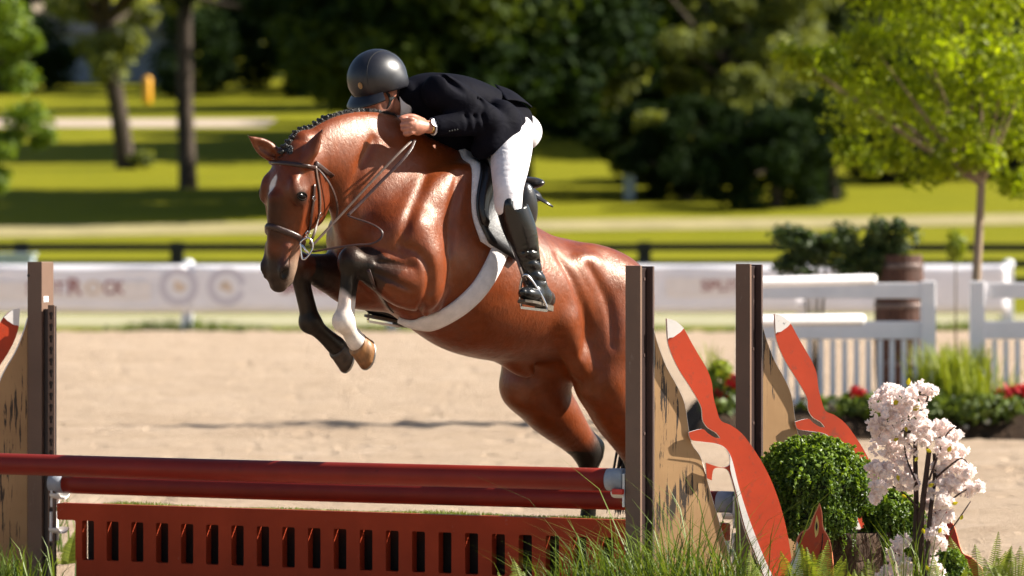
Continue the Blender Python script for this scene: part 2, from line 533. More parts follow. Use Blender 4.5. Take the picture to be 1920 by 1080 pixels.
# sand arena with harrow ridges: real relief where the camera sees it
NX, NY = 150, 420
rs = np.random.RandomState(5)
xs = np.linspace(-16, 16, NX); ys = 22 + (81.6 - 22) * np.linspace(0, 1, NY) ** 1.25
X, Y = np.meshgrid(xs, ys)
Zs = .018 * np.sin(Y * 9 + np.sin(X * .6) * 2) * (.5 + .5 * np.sin(X * .9 + Y * .7)) + .016 * rs.normal(size=X.shape)
shade_rut = 39.4 + .25 * np.sin(X * .45) - .06 * X  # rut added so that its relief gives a dark shadow band
Zs += -.060 * np.exp(-((Y - shade_rut) / .22) ** 2) + .035 * np.exp(-((Y - shade_rut - .5) / .25) ** 2) + .03 * np.exp(-((Y - shade_rut + .5) / .25) ** 2)
rut2 = 62 + .1 * X
Zs += -.05 * np.exp(-((Y - rut2) / .4) ** 2) + .025 * np.exp(-((Y - rut2 - .9) / .4) ** 2)
Zs = np.maximum(Zs, -.05) + .075
edge = np.minimum.reduce([(X + 16) / 1.5, (16 - X) / 1.5, (Y - 22) / 1.2, (81.6 - Y) / .8]); Zs *= np.clip(edge, 0, 1); Zs += .008
V = np.stack([X, Y, Zs], -1).reshape(-1, 3)
idx = np.arange(NX * NY).reshape(NY, NX)
F = np.stack([idx[:-1, :-1], idx[:-1, 1:], idx[1:, 1:], idx[1:, :-1]], -1).reshape(-1, 4)
link('raked_sand', mesh_np('raked_sand', V, F), M_SAND)['kind'] = 'structure'
strip('arena_floor', -40, 81.6, -60, 60, M_SAND, .004, nd=4)
strip('gravel_path', 88.5, 97.5, -120, 120, M_GRAVEL, .006, wav=.3, nd=8)
strip('dry_grass_track', 144.5, 150.5, -160, 160, simple('dry_worn_grass', (.27, .23, .105), .95, .25, 1.2, .2, 0, .5, 12), .02, wav=.4, nd=12, seed=3, tilt=.2)
strip('gravel_road', 228, 238, -120, -12.5, M_ROAD, .02, nd=8, seed=5)
# rough grass fringe along the arena edge
def mat_leaf(name, col, col2, trans=.35, rough=.55, spec=.35, scale=3.0, tint=(1.35, 1.25, .45)):
    m, nt, b = nodes_of(name)
    v = tex_coord(nt)
    ob = nt.nodes.new('ShaderNodeNewGeometry')
    n = noise(nt, v, scale, 3, .6)
    w = nt.nodes.new('ShaderNodeTexWhiteNoise'); w.noise_dimensions = '1D'
    nt.links.new(ob.outputs['Random Per Island'], w.inputs['W'])
    mx = nt.nodes.new('ShaderNodeMath'); mx.operation = 'MULTIPLY_ADD'; mx.inputs[1].default_value = .55
    nt.links.new(w.outputs[0], mx.inputs[0])
    sc = nt.nodes.new('ShaderNodeMath'); sc.operation = 'MULTIPLY'; sc.inputs[1].default_value = .45
    nt.links.new(n, sc.inputs[0]); nt.links.new(sc.outputs[0], mx.inputs[2])
    c = ramp(nt, mx.outputs[0], [(.15, col), (.8, col2)])
    nt.links.new(c, b.inputs['Base Color']); b.inputs['Roughness'].default_value = rough; b.inputs['Specular IOR Level'].default_value = spec
    tr = nt.nodes.new('ShaderNodeBsdfTranslucent')
    c2 = mixc(nt, 1.0, c, tint, 'MULTIPLY'); nt.links.new(c2, tr.inputs[0])
    ms = nt.nodes.new('ShaderNodeMixShader'); ms.inputs[0].default_value = trans
    nt.links.new(b.outputs[0], ms.inputs[1]); nt.links.new(tr.outputs[0], ms.inputs[2])
    nt.links.new(ms.outputs[0], nt.nodes['Material Output'].inputs[0])
    return m
M_BLADE = mat_leaf('grass_blades', (.055, .10, .012), (.20, .26, .035), .35)
rg = np.random.RandomState(11)
def blades(n, cx, cy, cz, h, w, lean=.5):
    """n curved blades (two quads tapering) as numpy arrays; cx.. arrays of base points, h heights"""
    a = rg.uniform(0, 6.283, n); l = rg.uniform(.1, lean, n) * h
    dx, dy = np.cos(a) * l, np.sin(a) * l; b = a + 1.57 + rg.uniform(-.5, .5, n)
    wx, wy = np.cos(b) * w, np.sin(b) * w
    z0 = np.zeros(n)
    base = np.stack([cx, cy, cz], 1)
    def at(f, g, ww): return base + np.stack([dx * f, dy * f, h * g], 1), np.stack([wx * ww, wy * ww, z0], 1)
    L = []
    for f, g, ww in ((0, 0, 1), (.2, .5, .85), (.55, .85, .55), (1, 1.0, .05)):
        p, o = at(f, g, ww); L += [p - o, p + o]
    V = np.stack(L, 1).reshape(-1, 3)
    k = np.arange(n)[:, None] * 8
    F = np.concatenate([k + np.array([[0, 1, 3, 2]]), k + np.array([[2, 3, 5, 4]]), k + np.array([[4, 5, 7, 6]])])
    return V, F
n = 9000
bx = rg.uniform(-16, 16, n); by = 81.7 + np.abs(rg.normal(0, .6, n)); cl = (.5 + .5 * np.sin(bx * 1.3) * np.sin(bx * .37 + 1))
V, F = blades(n, bx, by, np.full(n, .0), rg.uniform(.06, .2, n) * (.5 + 1.3 * cl), .012)
fr = link('grass_fringe', mesh_np('grass_fringe', V, F), M_BLADE)
tag(fr, 'rough green grass fringe along the far edge of the sand', 'grass', kind='stuff')
# ------------------------------------------------------------------ the horse
TH = math.radians(48)                                   # heading: towards camera and left
HD = Vector((-math.sin(TH), -math.cos(TH), 0)); LF = Vector((math.cos(TH), -math.sin(TH), 0))
PIT = math.radians(27)
FW = HD * math.cos(PIT) + Vector((0, 0, 1)) * math.sin(PIT)
UPV = HD * -math.sin(PIT) + Vector((0, 0, 1)) * math.cos(PIT)
WO = P(855, 288, 21.15)                                 # top of the withers

def HP(px, py, lat):
    """point seen at a photo pixel that lies lat metres to the horse's left of its middle plane"""
    u = (px - 960) / FPX
    D = (lat + WO.x * LF.x + WO.y * LF.y) / (u * LF.x + LF.y)
    return P(px, py, D)

def B(a, b, c):
    return WO + FW * a + UPV * b + LF * c

# head frame
THH = math.radians(36)
HN0 = Vector((-math.sin(THH), -math.cos(THH), 0)); HL = Vector((math.cos(THH), -math.sin(THH), 0))
POLL = HP(553, 284, 0.0)
HDN = (Vector((0, 0, -1)) + HN0 * .11 - HL * .075).normalized()
HN = (HN0 - HDN * HN0.dot(HDN)).normalized()
HL = HN.cross(HDN) if HN.cross(HDN).dot(HL) > 0 else HDN.cross(HN)
HS = 1.04
def Q(t, f, l):
    t = t if t < .2 else .2 + (t - .2) * .95
    return POLL + (HDN * t + HN * f + HL * l) * HS

def build_horse_sdf():
    S = SDF((-1.42, 19.75, -0.06), (0.86, 22.75, 2.42), .0068)
    # trunk: (a, top, bottom, half width, egg)
    tr = [(.41, -.46, -.66, .09, 0), (.35, -.34, -.75, .19, .02), (.24, -.18, -.80, .245, .06), (.06, -.02, -.82, .265, .22),
          (-.15, .0, -.84, .285, .25), (-.40, -.085, -.84, .310, .08), (-.65, -.085, -.77, .305, .04), (-.85, -.03, -.67, .28, .04),
          (-1.02, .005, -.60, .258, .06), (-1.16, -.05, -.58, .22, .05), (-1.26, -.15, -.50, .155, 0), (-1.32, -.25, -.42, .08, 0)]
    S.loft([(B(a, (t + b) / 2, 0), LF, UPV, w, (t - b) / 2, e) for a, t, b, w, e in tr], k=.01)
    # neck: crest pixel, underside pixel, half width
    nk = [((868, 290), (680, 505), .175), ((800, 256), (650, 452), .150), ((745, 219), (632, 412), .118), ((690, 208), (616, 385), .10),
          ((635, 214), (606, 362), .092), ((588, 236), (596, 350), .085), ((552, 268), (586, 345), .078)]
    secs = []
    for i, (c, u, w) in enumerate(nk):
        c3 = HP(*c, 0); u3 = HP(*u, 0.0); f = i / (len(nk) - 1)
        secs.append(((c3 + u3) / 2, LF.lerp(HL, f), (c3 - u3).normalized(), w, (c3 - u3).length / 2, .12))
    S.loft(secs, k=.07)
    ax = (FW, UPV, LF)
    # shoulders, chest, hips
    for s in (1, -1):
        S.ell(B(.12, -.34, .175 * s), (FW * .85 + UPV * .52, UPV * .85 - FW * .52, LF), (.13, .31, .075), k=.07)   # shoulder blade
        S.ell(B(.27, -.58, .15 * s), ax, (.13, .15, .11), k=.06)           # point of shoulder / breast
        S.ell(B(-.02, -.54, .205 * s), ax, (.16, .15, .075), k=.06)        # triceps
        S.ell(B(-.98, -.22, .148 * s), ax, (.24, .2, .11), k=.07)         # croup muscle
        S.ell(B(-1.13, -.38, .122 * s), ax, (.15, .24, .095), k=.07)        # buttock
        S.ell(B(-.82, -.2, .22 * s), ax, (.08, .06, .03), k=.08)        # point of hip
    # left fore
    def foreleg(E, K, F_, Pn, lat, elbow_r=.085):
        Ev, Kv, Fv, Pv = E, K, F_, Pn
        d = (Kv - Ev); dn = d.normalized()
        S.chain([Ev, Ev.lerp(Kv, .25), Ev.lerp(Kv, .55), Ev.lerp(Kv, .85), Kv], [elbow_r * 1.1, .122, .096, .064, .054], k=.04)
        side = LF
        back = dn.cross(side).normalized()
        if back.z > 0: back = -back
        S.ell(Ev.lerp(Kv, .22) + back * .035, (dn, back, side), (.16, .075, .07), k=.04)      # flexor belly
        S.ell(Ev.lerp(Kv, .28) - back * .045 + side * .01, (dn, back, side), (.17, .05, .05), k=.035)   # extensor belly
        S.chain([Ev.lerp(Kv, .3) + side * .05 + back * .01, Ev.lerp(Kv, .6) + side * .042 + back * .012, Ev.lerp(Kv, .88) + side * .025], [.03, .024, .014], k=.02)
        cn = (Fv - Kv).normalized()
        bk = cn.cross(side).normalized()
        if bk.dot(Ev - Kv) < 0: bk = -bk
        S.ell(Kv + cn * .005 - bk * .008, (cn, bk, side), (.074, .060, .060), k=.02)          # knee
        S.ell(Kv + cn * .03 + bk * .04, (cn, bk, side), (.035, .025, .03), k=.02)             # accessory bone
        S.chain([Kv - bk * .006, Kv.lerp(Fv, .35) - bk * .008, Kv.lerp(Fv, .75) - bk * .006, Fv], [.048, .034, .033, .040], k=.012)
        S.chain([Kv.lerp(Fv, .12) + bk * .032, Kv.lerp(Fv, .5) + bk * .030, Kv.lerp(Fv, .85) + bk * .032, Fv + bk * .02], [.021, .019, .021, .03], k=.012)
        S.ell(Fv, (cn, bk, side), (.052, .052, .048), k=.02)                                  # fetlock
        S.ell(Fv + bk * .03 + cn * .012, (cn, bk, side), (.028, .024, .028), k=.015)
        S.chain([Fv, Fv.lerp(Pv, .5), Pv], [.045, .038, .046], k=.02)
        return cn, bk
    LE, LK, LFt, LP = HP(795, 540, .215), HP(660, 489, .115), HP(644, 602, .115), HP(668, 640, .105)
    RE, RK, RF, RP = HP(708, 540, -.175), HP(557, 494, -.125), HP(581, 604, -.125), HP(630, 648, -.125)
    LS, RS = HP(772, 440, .19), HP(680, 440, -.17)
    S.chain([LS, LS.lerp(LE, .5) + LF * .02, LE], [.12, .115, .10], k=.06)
    S.chain([RS, RS.lerp(RE, .5) - LF * .02, RE], [.12, .115, .10], k=.06)
    S.ell(HP(806, 568, .185), (LF, UPV, FW), (.055, .07, .055), k=.03)       # elbow
    foreleg(LE, LK, LFt, LP, .12)
    foreleg(RE, RK, RF, RP, -.12)
    # hind legs
    def hindleg(Hh, St, Hk, Ft, Pn, s):
        S.chain([Hh, Hh.lerp(St, .5), St], [.21, .20, .135], k=.08)
        S.chain([St, St.lerp(Hk, .35), St.lerp(Hk, .75), Hk], [.135, .13, .088, .07], k=.05)
        S.ell(St - HD * -.03, (HD, LF, Vector((0, 0, 1))), (.085, .08, .10), k=.04)
        g = (Hk - St).normalized(); cn = (Ft - Hk).normalized()
        bk = (g - cn * g.dot(cn)).normalized()
        bk = -bk if bk.dot(-HD) < 0 else bk
        S.ell(Hk - bk * .0, (cn, bk, LF), (.095, .072, .058), k=.03)
        S.chain([St.lerp(Hk, .6) + bk * .05, Hk - cn * .03 + bk * .055], [.03, .026], k=.03)   # achilles, point of hock
        S.ell(Hk - cn * .03 + bk * .055, (cn, bk, LF), (.035, .03, .028), k=.02)
        S.chain([Hk, Hk.lerp(Ft, .4), Hk.lerp(Ft, .8), Ft], [.05, .034, .032, .042], k=.02)
        S.chain([Hk + bk * .03, Hk.lerp(Ft, .5) + bk * .035, Ft + bk * .02], [.025, .018, .028], k=.015)
        S.chain([Ft, Ft.lerp(Pn, .5), Pn], [.046, .037, .046], k=.02)
    hl = (HP(1146, 560, .12), HP(1132, 715, .19), HP(1202, 868, .15), HP(1196, 1000, .14), HP(1176, 1050, .14))
    hr = (HP(1075, 575, -.13), HP(992, 722, -.19), HP(1104, 848, -.15), HP(1100, 985, -.14), HP(1082, 1035, -.14))
    hindleg(*hl, 1); hindleg(*hr, -1)
    S.ell(B(-.80, -.715, 0), ax, (.12, .05, .05), k=.05)                      # sheath
    # flank folds
    S.chain([B(-.78, -.50, .235), HP(1085, 690, .2)], [.07, .05], k=.07)
    S.chain([B(-.78, -.52, -.235), HP(975, 690, -.2)], [.06, .05], k=.07)
    # creases between the muscles
    S.groove([(752, 462), (778, 470), (797, 488), (806, 515), (804, 545), (794, 570), (778, 588)], [.006, .012, .016, .018, .018, .015, .007], .02, .004)
    S.groove([(842, 478), (846, 510), (836, 548), (818, 582), (796, 600)], [.004, .008, .010, .009, .004], .03, .0)
    S.groove([(775, 500), (740, 495), (705, 492)], [.005, .009, .004], .02, .0)
    S.groove([(775, 545), (735, 525), (700, 510)], [.005, .010, .004], .02, .0)
    S.groove([(1046, 480), (1082, 545), (1100, 610), (1092, 668)], [.004, .010, .010, .004], .045)
    S.groove([(1105, 500), (1140, 570), (1150, 650)], [.003, .007, .003], .04)
    S.groove([(860, 330), (846, 400), (842, 470)], [.004, .009, .005], .045)
    S.groove([(800, 330), (770, 400), (752, 455)], [.003, .007, .004], .04)
    S.groove([(700, 262), (672, 318), (656, 372)], [.003, .006, .003], .04)
    S.groove([(1048, 640), (1070, 668), (1085, 705)], [.003, .008, .004], .03)
    S.groove([(1082, 745), (1098, 790)], [.004, .006], .03)
    # head
    hs = [(-.045, .02, -.10, .062, 0), (0, .06, -.135, .085, 0), (.06, .088, -.16, .099, .02), (.12, .102, -.18, .107, .05), (.18, .106, -.195, .106, .08),
          (.24, .100, -.2, .100, .10), (.30, .090, -.17, .088, .1), (.36, .083, -.122, .079, .05), (.42, .076, -.096, .072, 0),
          (.48, .070, -.084, .067, -.04), (.53, .066, -.078, .067, -.04), (.575, .055, -.064, .062, 0), (.612, .028, -.038, .045, 0)]
    S.loft([(Q(t, (f + b) / 2, 0), HL, -HN * -1, w * HS, (f - b) / 2 * HS, -e * 1.0) for t, f, b, w, e in hs], k=.03)
    hx = (HDN, HN, HL)
    for s in (1, -1):
        S.ell(Q(.215, -.095, .066 * s), hx, (.115, .105, .036), k=.025)      # cheek
        S.chain([Q(.22, .025, .098 * s), Q(.29, .012, .092 * s), Q(.37, .0, .076 * s)], [.014, .012, .008], k=.022)    # facial crest
        S.ell(Q(.168, .060, .080 * s), hx, (.055, .040, .024), k=.04)        # brow
        S.ell(Q(.203, .047, .097 * s), hx, (.036, .036, .014), k=.025)       # eye bulge
        S.ell(Q(.115, .03, .116 * s), hx, (.035, .03, .016), k=.03, op='cut') # hollow above the eye
        pass
        S.ell(Q(.545, .036, .054 * s), hx, (.042, .030, .022), k=.02)        # nostril wing
        S.ell(Q(.560, .044, .068 * s), hx, (.030, .015, .022), k=.008, op='cut')
        S.chain([Q(.598, .01, .052 * s), Q(.565, -.022, .066 * s), Q(.50, -.03, .073 * s)], [.006, .006, .004], k=.008, op='cut')
        S.chain([Q(.44, .035, .052 * s), Q(.52, .04, .052 * s)], [.014, .012], k=.025)
        # ears
        e0 = HP(574, 300, .085) if s > 0 else HP(516, 292, -.06)
        tip = HP(606, 243, .135) if s > 0 else HP(464, 254, -.08)
        axd = (tip - e0).normalized()
        dp = Vector((.62, .75, 0)) if s > 0 else Vector((-.15, -1, .1))
        dep = (dp - axd * dp.dot(axd)).normalized()
        wid = axd.cross(dep).normalized()
        ln = (tip - e0).length
        S.loft([(e0 + axd * ln * t - dep * .004, wid, dep, w, h, 0) for t, w, h in ((-.10, .036, .032), (.12, .040, .028), (.35, .042, .024), (.6, .032, .017), (.85, .014, .01), (1., .004, .005))], k=.015)
        S.loft([(e0 + axd * ln * t + dep * .016, wid, dep, w, h, 0) for t, w, h in ((.12, .012, .010), (.4, .022, .016), (.62, .016, .012), (.85, .006, .006))], k=.006, op='cut')
    S.ell(Q(.585, -.05, 0), hx, (.032, .028, .035), k=.025)                  # chin
    S.chain([Q(.22, .10, 0), Q(.34, .083, 0), Q(.46, .066, 0)], [.03, .028, .024], k=.03)   # nasal bone
    return S, dict(LK=LK, LFt=LFt, LP=LP, LE=LE, RK=RK, RF=RF, RP=RP, RE=RE, hl=hl, hr=hr)

S_, J = build_horse_sdf()
def _soft(V):
    """1 on trunk and neck, 0 on head and lower limbs"""
    w = np.ones(len(V))
    for a, b, r in ((Q(.02, 0, 0), Q(.6, 0, 0), .24), (J['LK'], J['LP'], .16), (J['RK'], J['RP'], .16), (J['LE'].lerp(J['LK'], .5), J['LK'], .14), (J['RE'].lerp(J['RK'], .5), J['RK'], .14),
                    (J['hl'][2], J['hl'][4], .2), (J['hr'][2], J['hr'][4], .2)):
        d, t = capdist(V, a, b)
        w = np.minimum(w, sstep(d, r * .7, r * 1.2))
    return w
HV, HF = S_.mesh(2, 14, _soft)
del S_
HBVH = BVHTree.FromPolygons([tuple(v) for v in HV.tolist()], HF.tolist())
horse = empty('horse', (WO.x, WO.y, 0))
tag(horse, 'bay horse with one white front sock jumping over the red rails', 'horse')
# coat: bay with black points, one white front sock, a small star, dark muzzle
def horse_coat(V):
    n1 = vnoise(V, 40, 1); n2 = vnoise(V, 11, 2); n3 = vnoise(V, 150, 3)
    bay = np.array((.180, .032, .0030)); deep = np.array((.070, .0105, .0010)); blk = np.array((.0085, .0075, .007)); wht = np.array((.66, .60, .54))
    m = np.clip(.5 + .32 * n2 + .12 * n1, 0, 1)[:, None]
    C = deep * (1 - m) * .55 + bay * (m + .45 * (1 - m))
    def mix(mask, col):
        nonlocal C
        C = C * (1 - mask[:, None]) + np.array(col) * mask[:, None]
    # belly, inside of the legs and back line a little darker
    rel = V - np.array(WO); b = rel @ np.array(UPV); a = rel @ np.array(FW); c = rel @ np.array(LF)
    for E, K, F_, Pn in ((J['LE'], J['LK'], J['LFt'], J['LP']), (J['RE'], J['RK'], J['RF'], J['RP'])):
        d, t = capdist(V, E, K); d2, t2 = capdist(V, K, F_); d3, t3 = capdist(V, F_, Pn)
        up = sstep(t + .06 * n1, .12, .80) * (d < .135 - .055 * t)
        low = ((d2 < .11) & (t2 > .02)) | ((d3 < .12) & (t3 > 0))
        mix(np.clip(up * .93, 0, 1), blk); mix(low.astype(float), blk)
    for Hh, St, Hk, Ft, Pn in (J['hl'], J['hr']):
        d, t = capdist(V, St, Hk); d2, t2 = capdist(V, Hk, Ft); d3, _ = capdist(V, Ft, Pn)
        mix(sstep(t + .05 * n1, .74, 1.0) * (d < .17), blk); mix(((d2 < .14) & (t2 > 0)).astype(float), blk); mix((d3 < .13).astype(float), blk)
    # sock on the left fore
    d, t = capdist(V, J['LK'], J['LFt']); d3, t3 = capdist(V, J['LFt'], J['LP'])
    side = (V - np.array(J['LK'])) @ np.array((1, 0, 0))
    sock = sstep(t + .05 * n1 - side * 1.2, .52, .66) * (d < .10)
    mix(np.clip(np.maximum(sock, (d3 < .11) * (t3 > 0.001)), 0, 1), wht)
    pink = np.clip(sstep(vnoise(V, 25, 9), .1, .9) * np.maximum(sock, d3 < .11), 0, 1) * (np.minimum(d, d3) < .1)
    mix(pink * .35, (.55, .36, .32))
    # head
    r = (V - np.array(POLL)) / HS; t = r @ np.array(HDN); f = r @ np.array(HN); l = r @ np.array(HL)
    onh = (np.abs(l) < .17) & (t > -.02) & (t < .75) & (f > -.24) & (f < .2)
    mix(onh * .55 * sstep(t, -.02, .08), (.085, .0135, .0018))  # whole head darker, shade on the face put into the coat colour
    mz = sstep(t + .02 * n1 - .35 * np.clip(np.abs(l) - .045, 0, 1) - .25 * np.clip(-f, 0, 1), .41, .51) * onh
    mix(mz * .93, (.012, .010, .009))
    lip = np.exp(-(((t - .50) / .075) ** 2 + ((f + .03) / .04) ** 2)) * onh * (np.abs(l) > .035)
    mix(np.clip(lip * .75, 0, .75), (.34, .23, .16))
    nasal = np.exp(-((l - .018) / .048) ** 2) * sstep(t, .17, .26) * (1 - sstep(t, .37, .46)) * (f > .03) * onh
    mix(nasal * .9, (.022, .008, .005))
    mix(np.exp(-(((t - .203) / .045) ** 2 + ((f - .050) / .058) ** 2 + ((np.abs(l) - .105) / .045) ** 2)) * .97, blk)
    for s_ in (1, -1):
        pn = (V - np.array(Q(.560, .044, .066 * s_))); pn = np.stack([pn @ np.array(HDN) / .036, pn @ np.array(HN) / .022, pn @ np.array(HL) / .03], 1)
        mix(np.clip(1.6 - (pn ** 2).sum(1), 0, 1) * .95, (.006, .005, .005))
    tl, ll = t + .008 * n1, l + .016 + .2 * (t - .16)
    star = (np.abs(ll + .004 * n3) < .012 * np.clip(1.2 - np.abs((tl - .115) / .06), 0, 1)) & (np.abs(tl - .115) < .055) & (f > .04)
    star_s = sstep(.016 * np.clip(1.25 - ((tl - .160) / .044) ** 2, 0, 1.25) - np.abs(ll) + .003 * n3, -.001, .006) * (f > .04)
    mix(star_s * .92, (.62, .58, .55))
    mix(np.exp(-((t + .01) / .03) ** 2 - (l / .05) ** 2) * (f > -.06) * .9 * (np.abs(l) < .12), blk)     # forelock roots
    # rims of the ears
    for s, e0, tip in ((1, HP(574, 300, .085), HP(606, 243, .135)), (-1, HP(516, 292, -.06), HP(464, 254, -.08))):
        d, t_ = capdist(V, e0, tip)
        mix(((d < .06) * sstep(t_, .78, 1.0)) * .85, blk)
        mix((d < .05) * sstep(t_, .1, .4) * (1 - sstep(t_, .7, .95)) * .5, (.10, .03, .012))
    return C

def mat_coat():
    m, nt, b = nodes_of('bay_coat')
    at = nt.nodes.new('ShaderNodeVertexColor'); at.layer_name = 'coat'
    v = tex_coord(nt)
    n = noise(nt, v, 22, 6, .65)
    hair = tex_coord(nt, 'Object', (420, 420, 110))
    nh = noise(nt, hair, 1.0, 3, .6)
    col = mixc(nt, 1.0, at.outputs['Color'], ramp(nt, n, [(.3, .80), (.7, 1.18)]), 'MULTIPLY')
    nt.links.new(col, b.inputs['Base Color'])
    rg = nt.nodes.new('ShaderNodeMapRange')
    nt.links.new(noise(nt, v, 6, 4, .6), rg.inputs[0])
    rg.inputs['From Min'].default_value = .35; rg.inputs['From Max'].default_value = .65
    rg.inputs['To Min'].default_value = .38; rg.inputs['To Max'].default_value = .46
    nt.links.new(rg.outputs[0], b.inputs['Roughness'])
    lum = nt.nodes.new('ShaderNodeRGBToBW'); nt.links.new(at.outputs['Color'], lum.inputs[0])
    sm = nt.nodes.new('ShaderNodeMapRange'); nt.links.new(lum.outputs[0], sm.inputs[0])
    sm.inputs['From Min'].default_value = .01; sm.inputs['From Max'].default_value = .06; sm.inputs['To Min'].default_value = .22; sm.inputs['To Max'].default_value = .5
    nt.links.new(sm.outputs[0], b.inputs['Specular IOR Level'])
    b.inputs['Specular Tint'].default_value = (1.0, .80, .62, 1)
    b.inputs['Coat Weight'].default_value = .45
    b.inputs['Coat Roughness'].default_value = .30
    cw = nt.nodes.new('ShaderNodeMapRange'); nt.links.new(noise(nt, v, 9, 5, .65, .5), cw.inputs[0])
    cw.inputs['From Min'].default_value = .35; cw.inputs['From Max'].default_value = .65; cw.inputs['To Min'].default_value = .10; cw.inputs['To Max'].default_value = 1.0
    cm = nt.nodes.new('ShaderNodeMath'); cm.operation = 'MULTIPLY'; nt.links.new(cw.outputs[0], cm.inputs[0]); nt.links.new(sm.outputs[0], cm.inputs[1]); nt.links.new(cm.outputs[0], b.inputs['Coat Weight'])
    b.inputs['Sheen Weight'].default_value = .03
    b.inputs['Sheen Roughness'].default_value = .4
    b.inputs['Sheen Tint'].default_value = (1, .75, .6, 1)
    mm = nt.nodes.new('ShaderNodeMath'); mm.operation = 'MULTIPLY_ADD'
    nt.links.new(nh, mm.inputs[0]); mm.inputs[1].default_value = .30
    big = noise(nt, tex_coord(nt, 'Object', (1, 1, .6)), 24, 5, .58, .5)
    nt.links.new(big, mm.inputs[2])
    m2 = nt.nodes.new('ShaderNodeMath'); m2.operation = 'MULTIPLY_ADD'; m2.inputs[1].default_value = .8
    nt.links.new(noise(nt, tex_coord(nt, 'Object', (1, 1, .55)), 46, 5, .62, 1.0), m2.inputs[0]); nt.links.new(mm.outputs[0], m2.inputs[2])
    bn_ = bump(nt, b, m2.outputs[0], .28, .010)
    nt.links.new(bn_.outputs[0], b.inputs['Coat Normal'])
    return m

M_COAT = mat_coat()
M_HAIR = simple('black_mane_hair', (.009, .008, .008), .5, .3, 60, .5, 0, .5, 200)
M_EYE = simple('dark_eye', (.003, .002, .002), .16, .1, 30, .12, 0, 0)
M_LID = simple('dark_eyelid_skin', (.004, .003, .002), .8, .3, 60, .08, 0, .3, 120)
M_HOOF = simple('amber_hoof_horn', (.24, .115, .045), .42, .45, 30, .4, 0, .4, 90, stretch=(1, 1, .3))
M_HOOF_D = simple('dark_hoof_horn', (.05, .035, .025), .45, .4, 30, .4, 0, .4, 90)
M_SHOE = simple('worn_steel_shoe', (.35, .34, .33), .45, .3, 40, .5, 1, .2, 80)

body_me = mesh_np('body', HV, HF)
set_color(body_me, 'coat', horse_coat(HV))
hbody = link('body', body_me, M_COAT, horse)
tag(hbody, 'glossy bay coat with black lower legs, white star and white sock')

def on(px, py, off=.004):
    """point where the ray of a photo pixel meets the horse, lifted off the coat; and the surface normal"""
    o = Vector((0, 0, CAMZ)); d = (P(px, py, 20) - o).normalized()
    h, n, i, t = HBVH.ray_cast(o, d)
    if h is None:
        h = HP(px, py, .1); n = -d
    if n.dot(d) > 0: n = -n
    return h + n * off, n

def band(pts, nrm, width, thick, name, mat, parent, bulge=0.0, closed=False, widths=None):
    """leather strap along points with surface normals: rounded flat section"""
    vs, fs = [], []
    m = len(pts); prof = [(-1, -.3), (-.9, .35), (-.5, .5 + bulge * .7), (0, .5 + bulge), (.5, .5 + bulge * .7), (.9, .35), (1, -.3), (.9, -.5), (-.9, -.5)]
    k = len(prof)
    for i in range(m):
        if closed: t = pts[(i + 1) % m] - pts[i - 1]
        else: t = pts[min(i + 1, m - 1)] - pts[max(i - 1, 0)]
        t.normalize(); n = (nrm[i] - t * nrm[i].dot(t)).normalized(); s = t.cross(n)
        w = width if widths is None else widths[i]
        vs += [pts[i] + s * (x * w / 2) + n * (y * thick) for x, y in prof]
    rr = range(m if closed else m - 1)
    fs = [(i * k + j, i * k + (j + 1) % k, ((i + 1) % m) * k + (j + 1) % k, ((i + 1) % m) * k + j) for i in rr for j in range(k)]
    if not closed: fs += [tuple(reversed(range(k))), tuple((m - 1) * k + j for j in range(k))]
    mb = MB().add(vs, fs, True)
    return mb.build(name, mat, parent)

def strap(pix, off, width, thick, name, mat, parent, n=5, bulge=0.0, taper=None):
    q = [on(*p, off) for p in pix]
    pts = [Vector(p) for p in catmull([p for p, _ in q], n)]
    nr = [Vector(p).normalized() for p in catmull([nn for _, nn in q], n)]
    return band(pts, nr, width, thick, name, mat, parent, bulge, widths=[taper(i / (len(pts) - 1)) for i in range(len(pts))] if taper else None)

# eyes
for s in (1, -1):
    h_, n_, _, _ = HBVH.ray_cast(Q(.197, .050, .3 * s), -HL * s)
    n_ = n_ if n_.dot(HL * s) > 0 else -n_
    a_ = (HN - n_ * HN.dot(n_)).normalized(); b_ = n_.cross(a_)
    b_ = b_ if b_.dot(HDN) > 0 else -b_
    ey = MB().ellipsoid(h_ - n_ * .008, (b_ * .0165, a_ * .029, n_ * .0115), 18, 12).build('eye', M_EYE, horse)
    for sg, w_ in ((-1, .0050), (1, .0030)):
        lid = [h_ + a_ * .032 * math.cos(x) + b_ * sg * .0165 * math.sin(x) + n_ * (.0025 * math.sin(x) - .004) for x in [math.pi * i / 12 for i in range(13)]]
        MB().tube(lid, [w_ * (.45 + .55 * math.sin(math.pi * i / 12)) for i in range(13)], 8).build('eyelid', M_LID, ey)

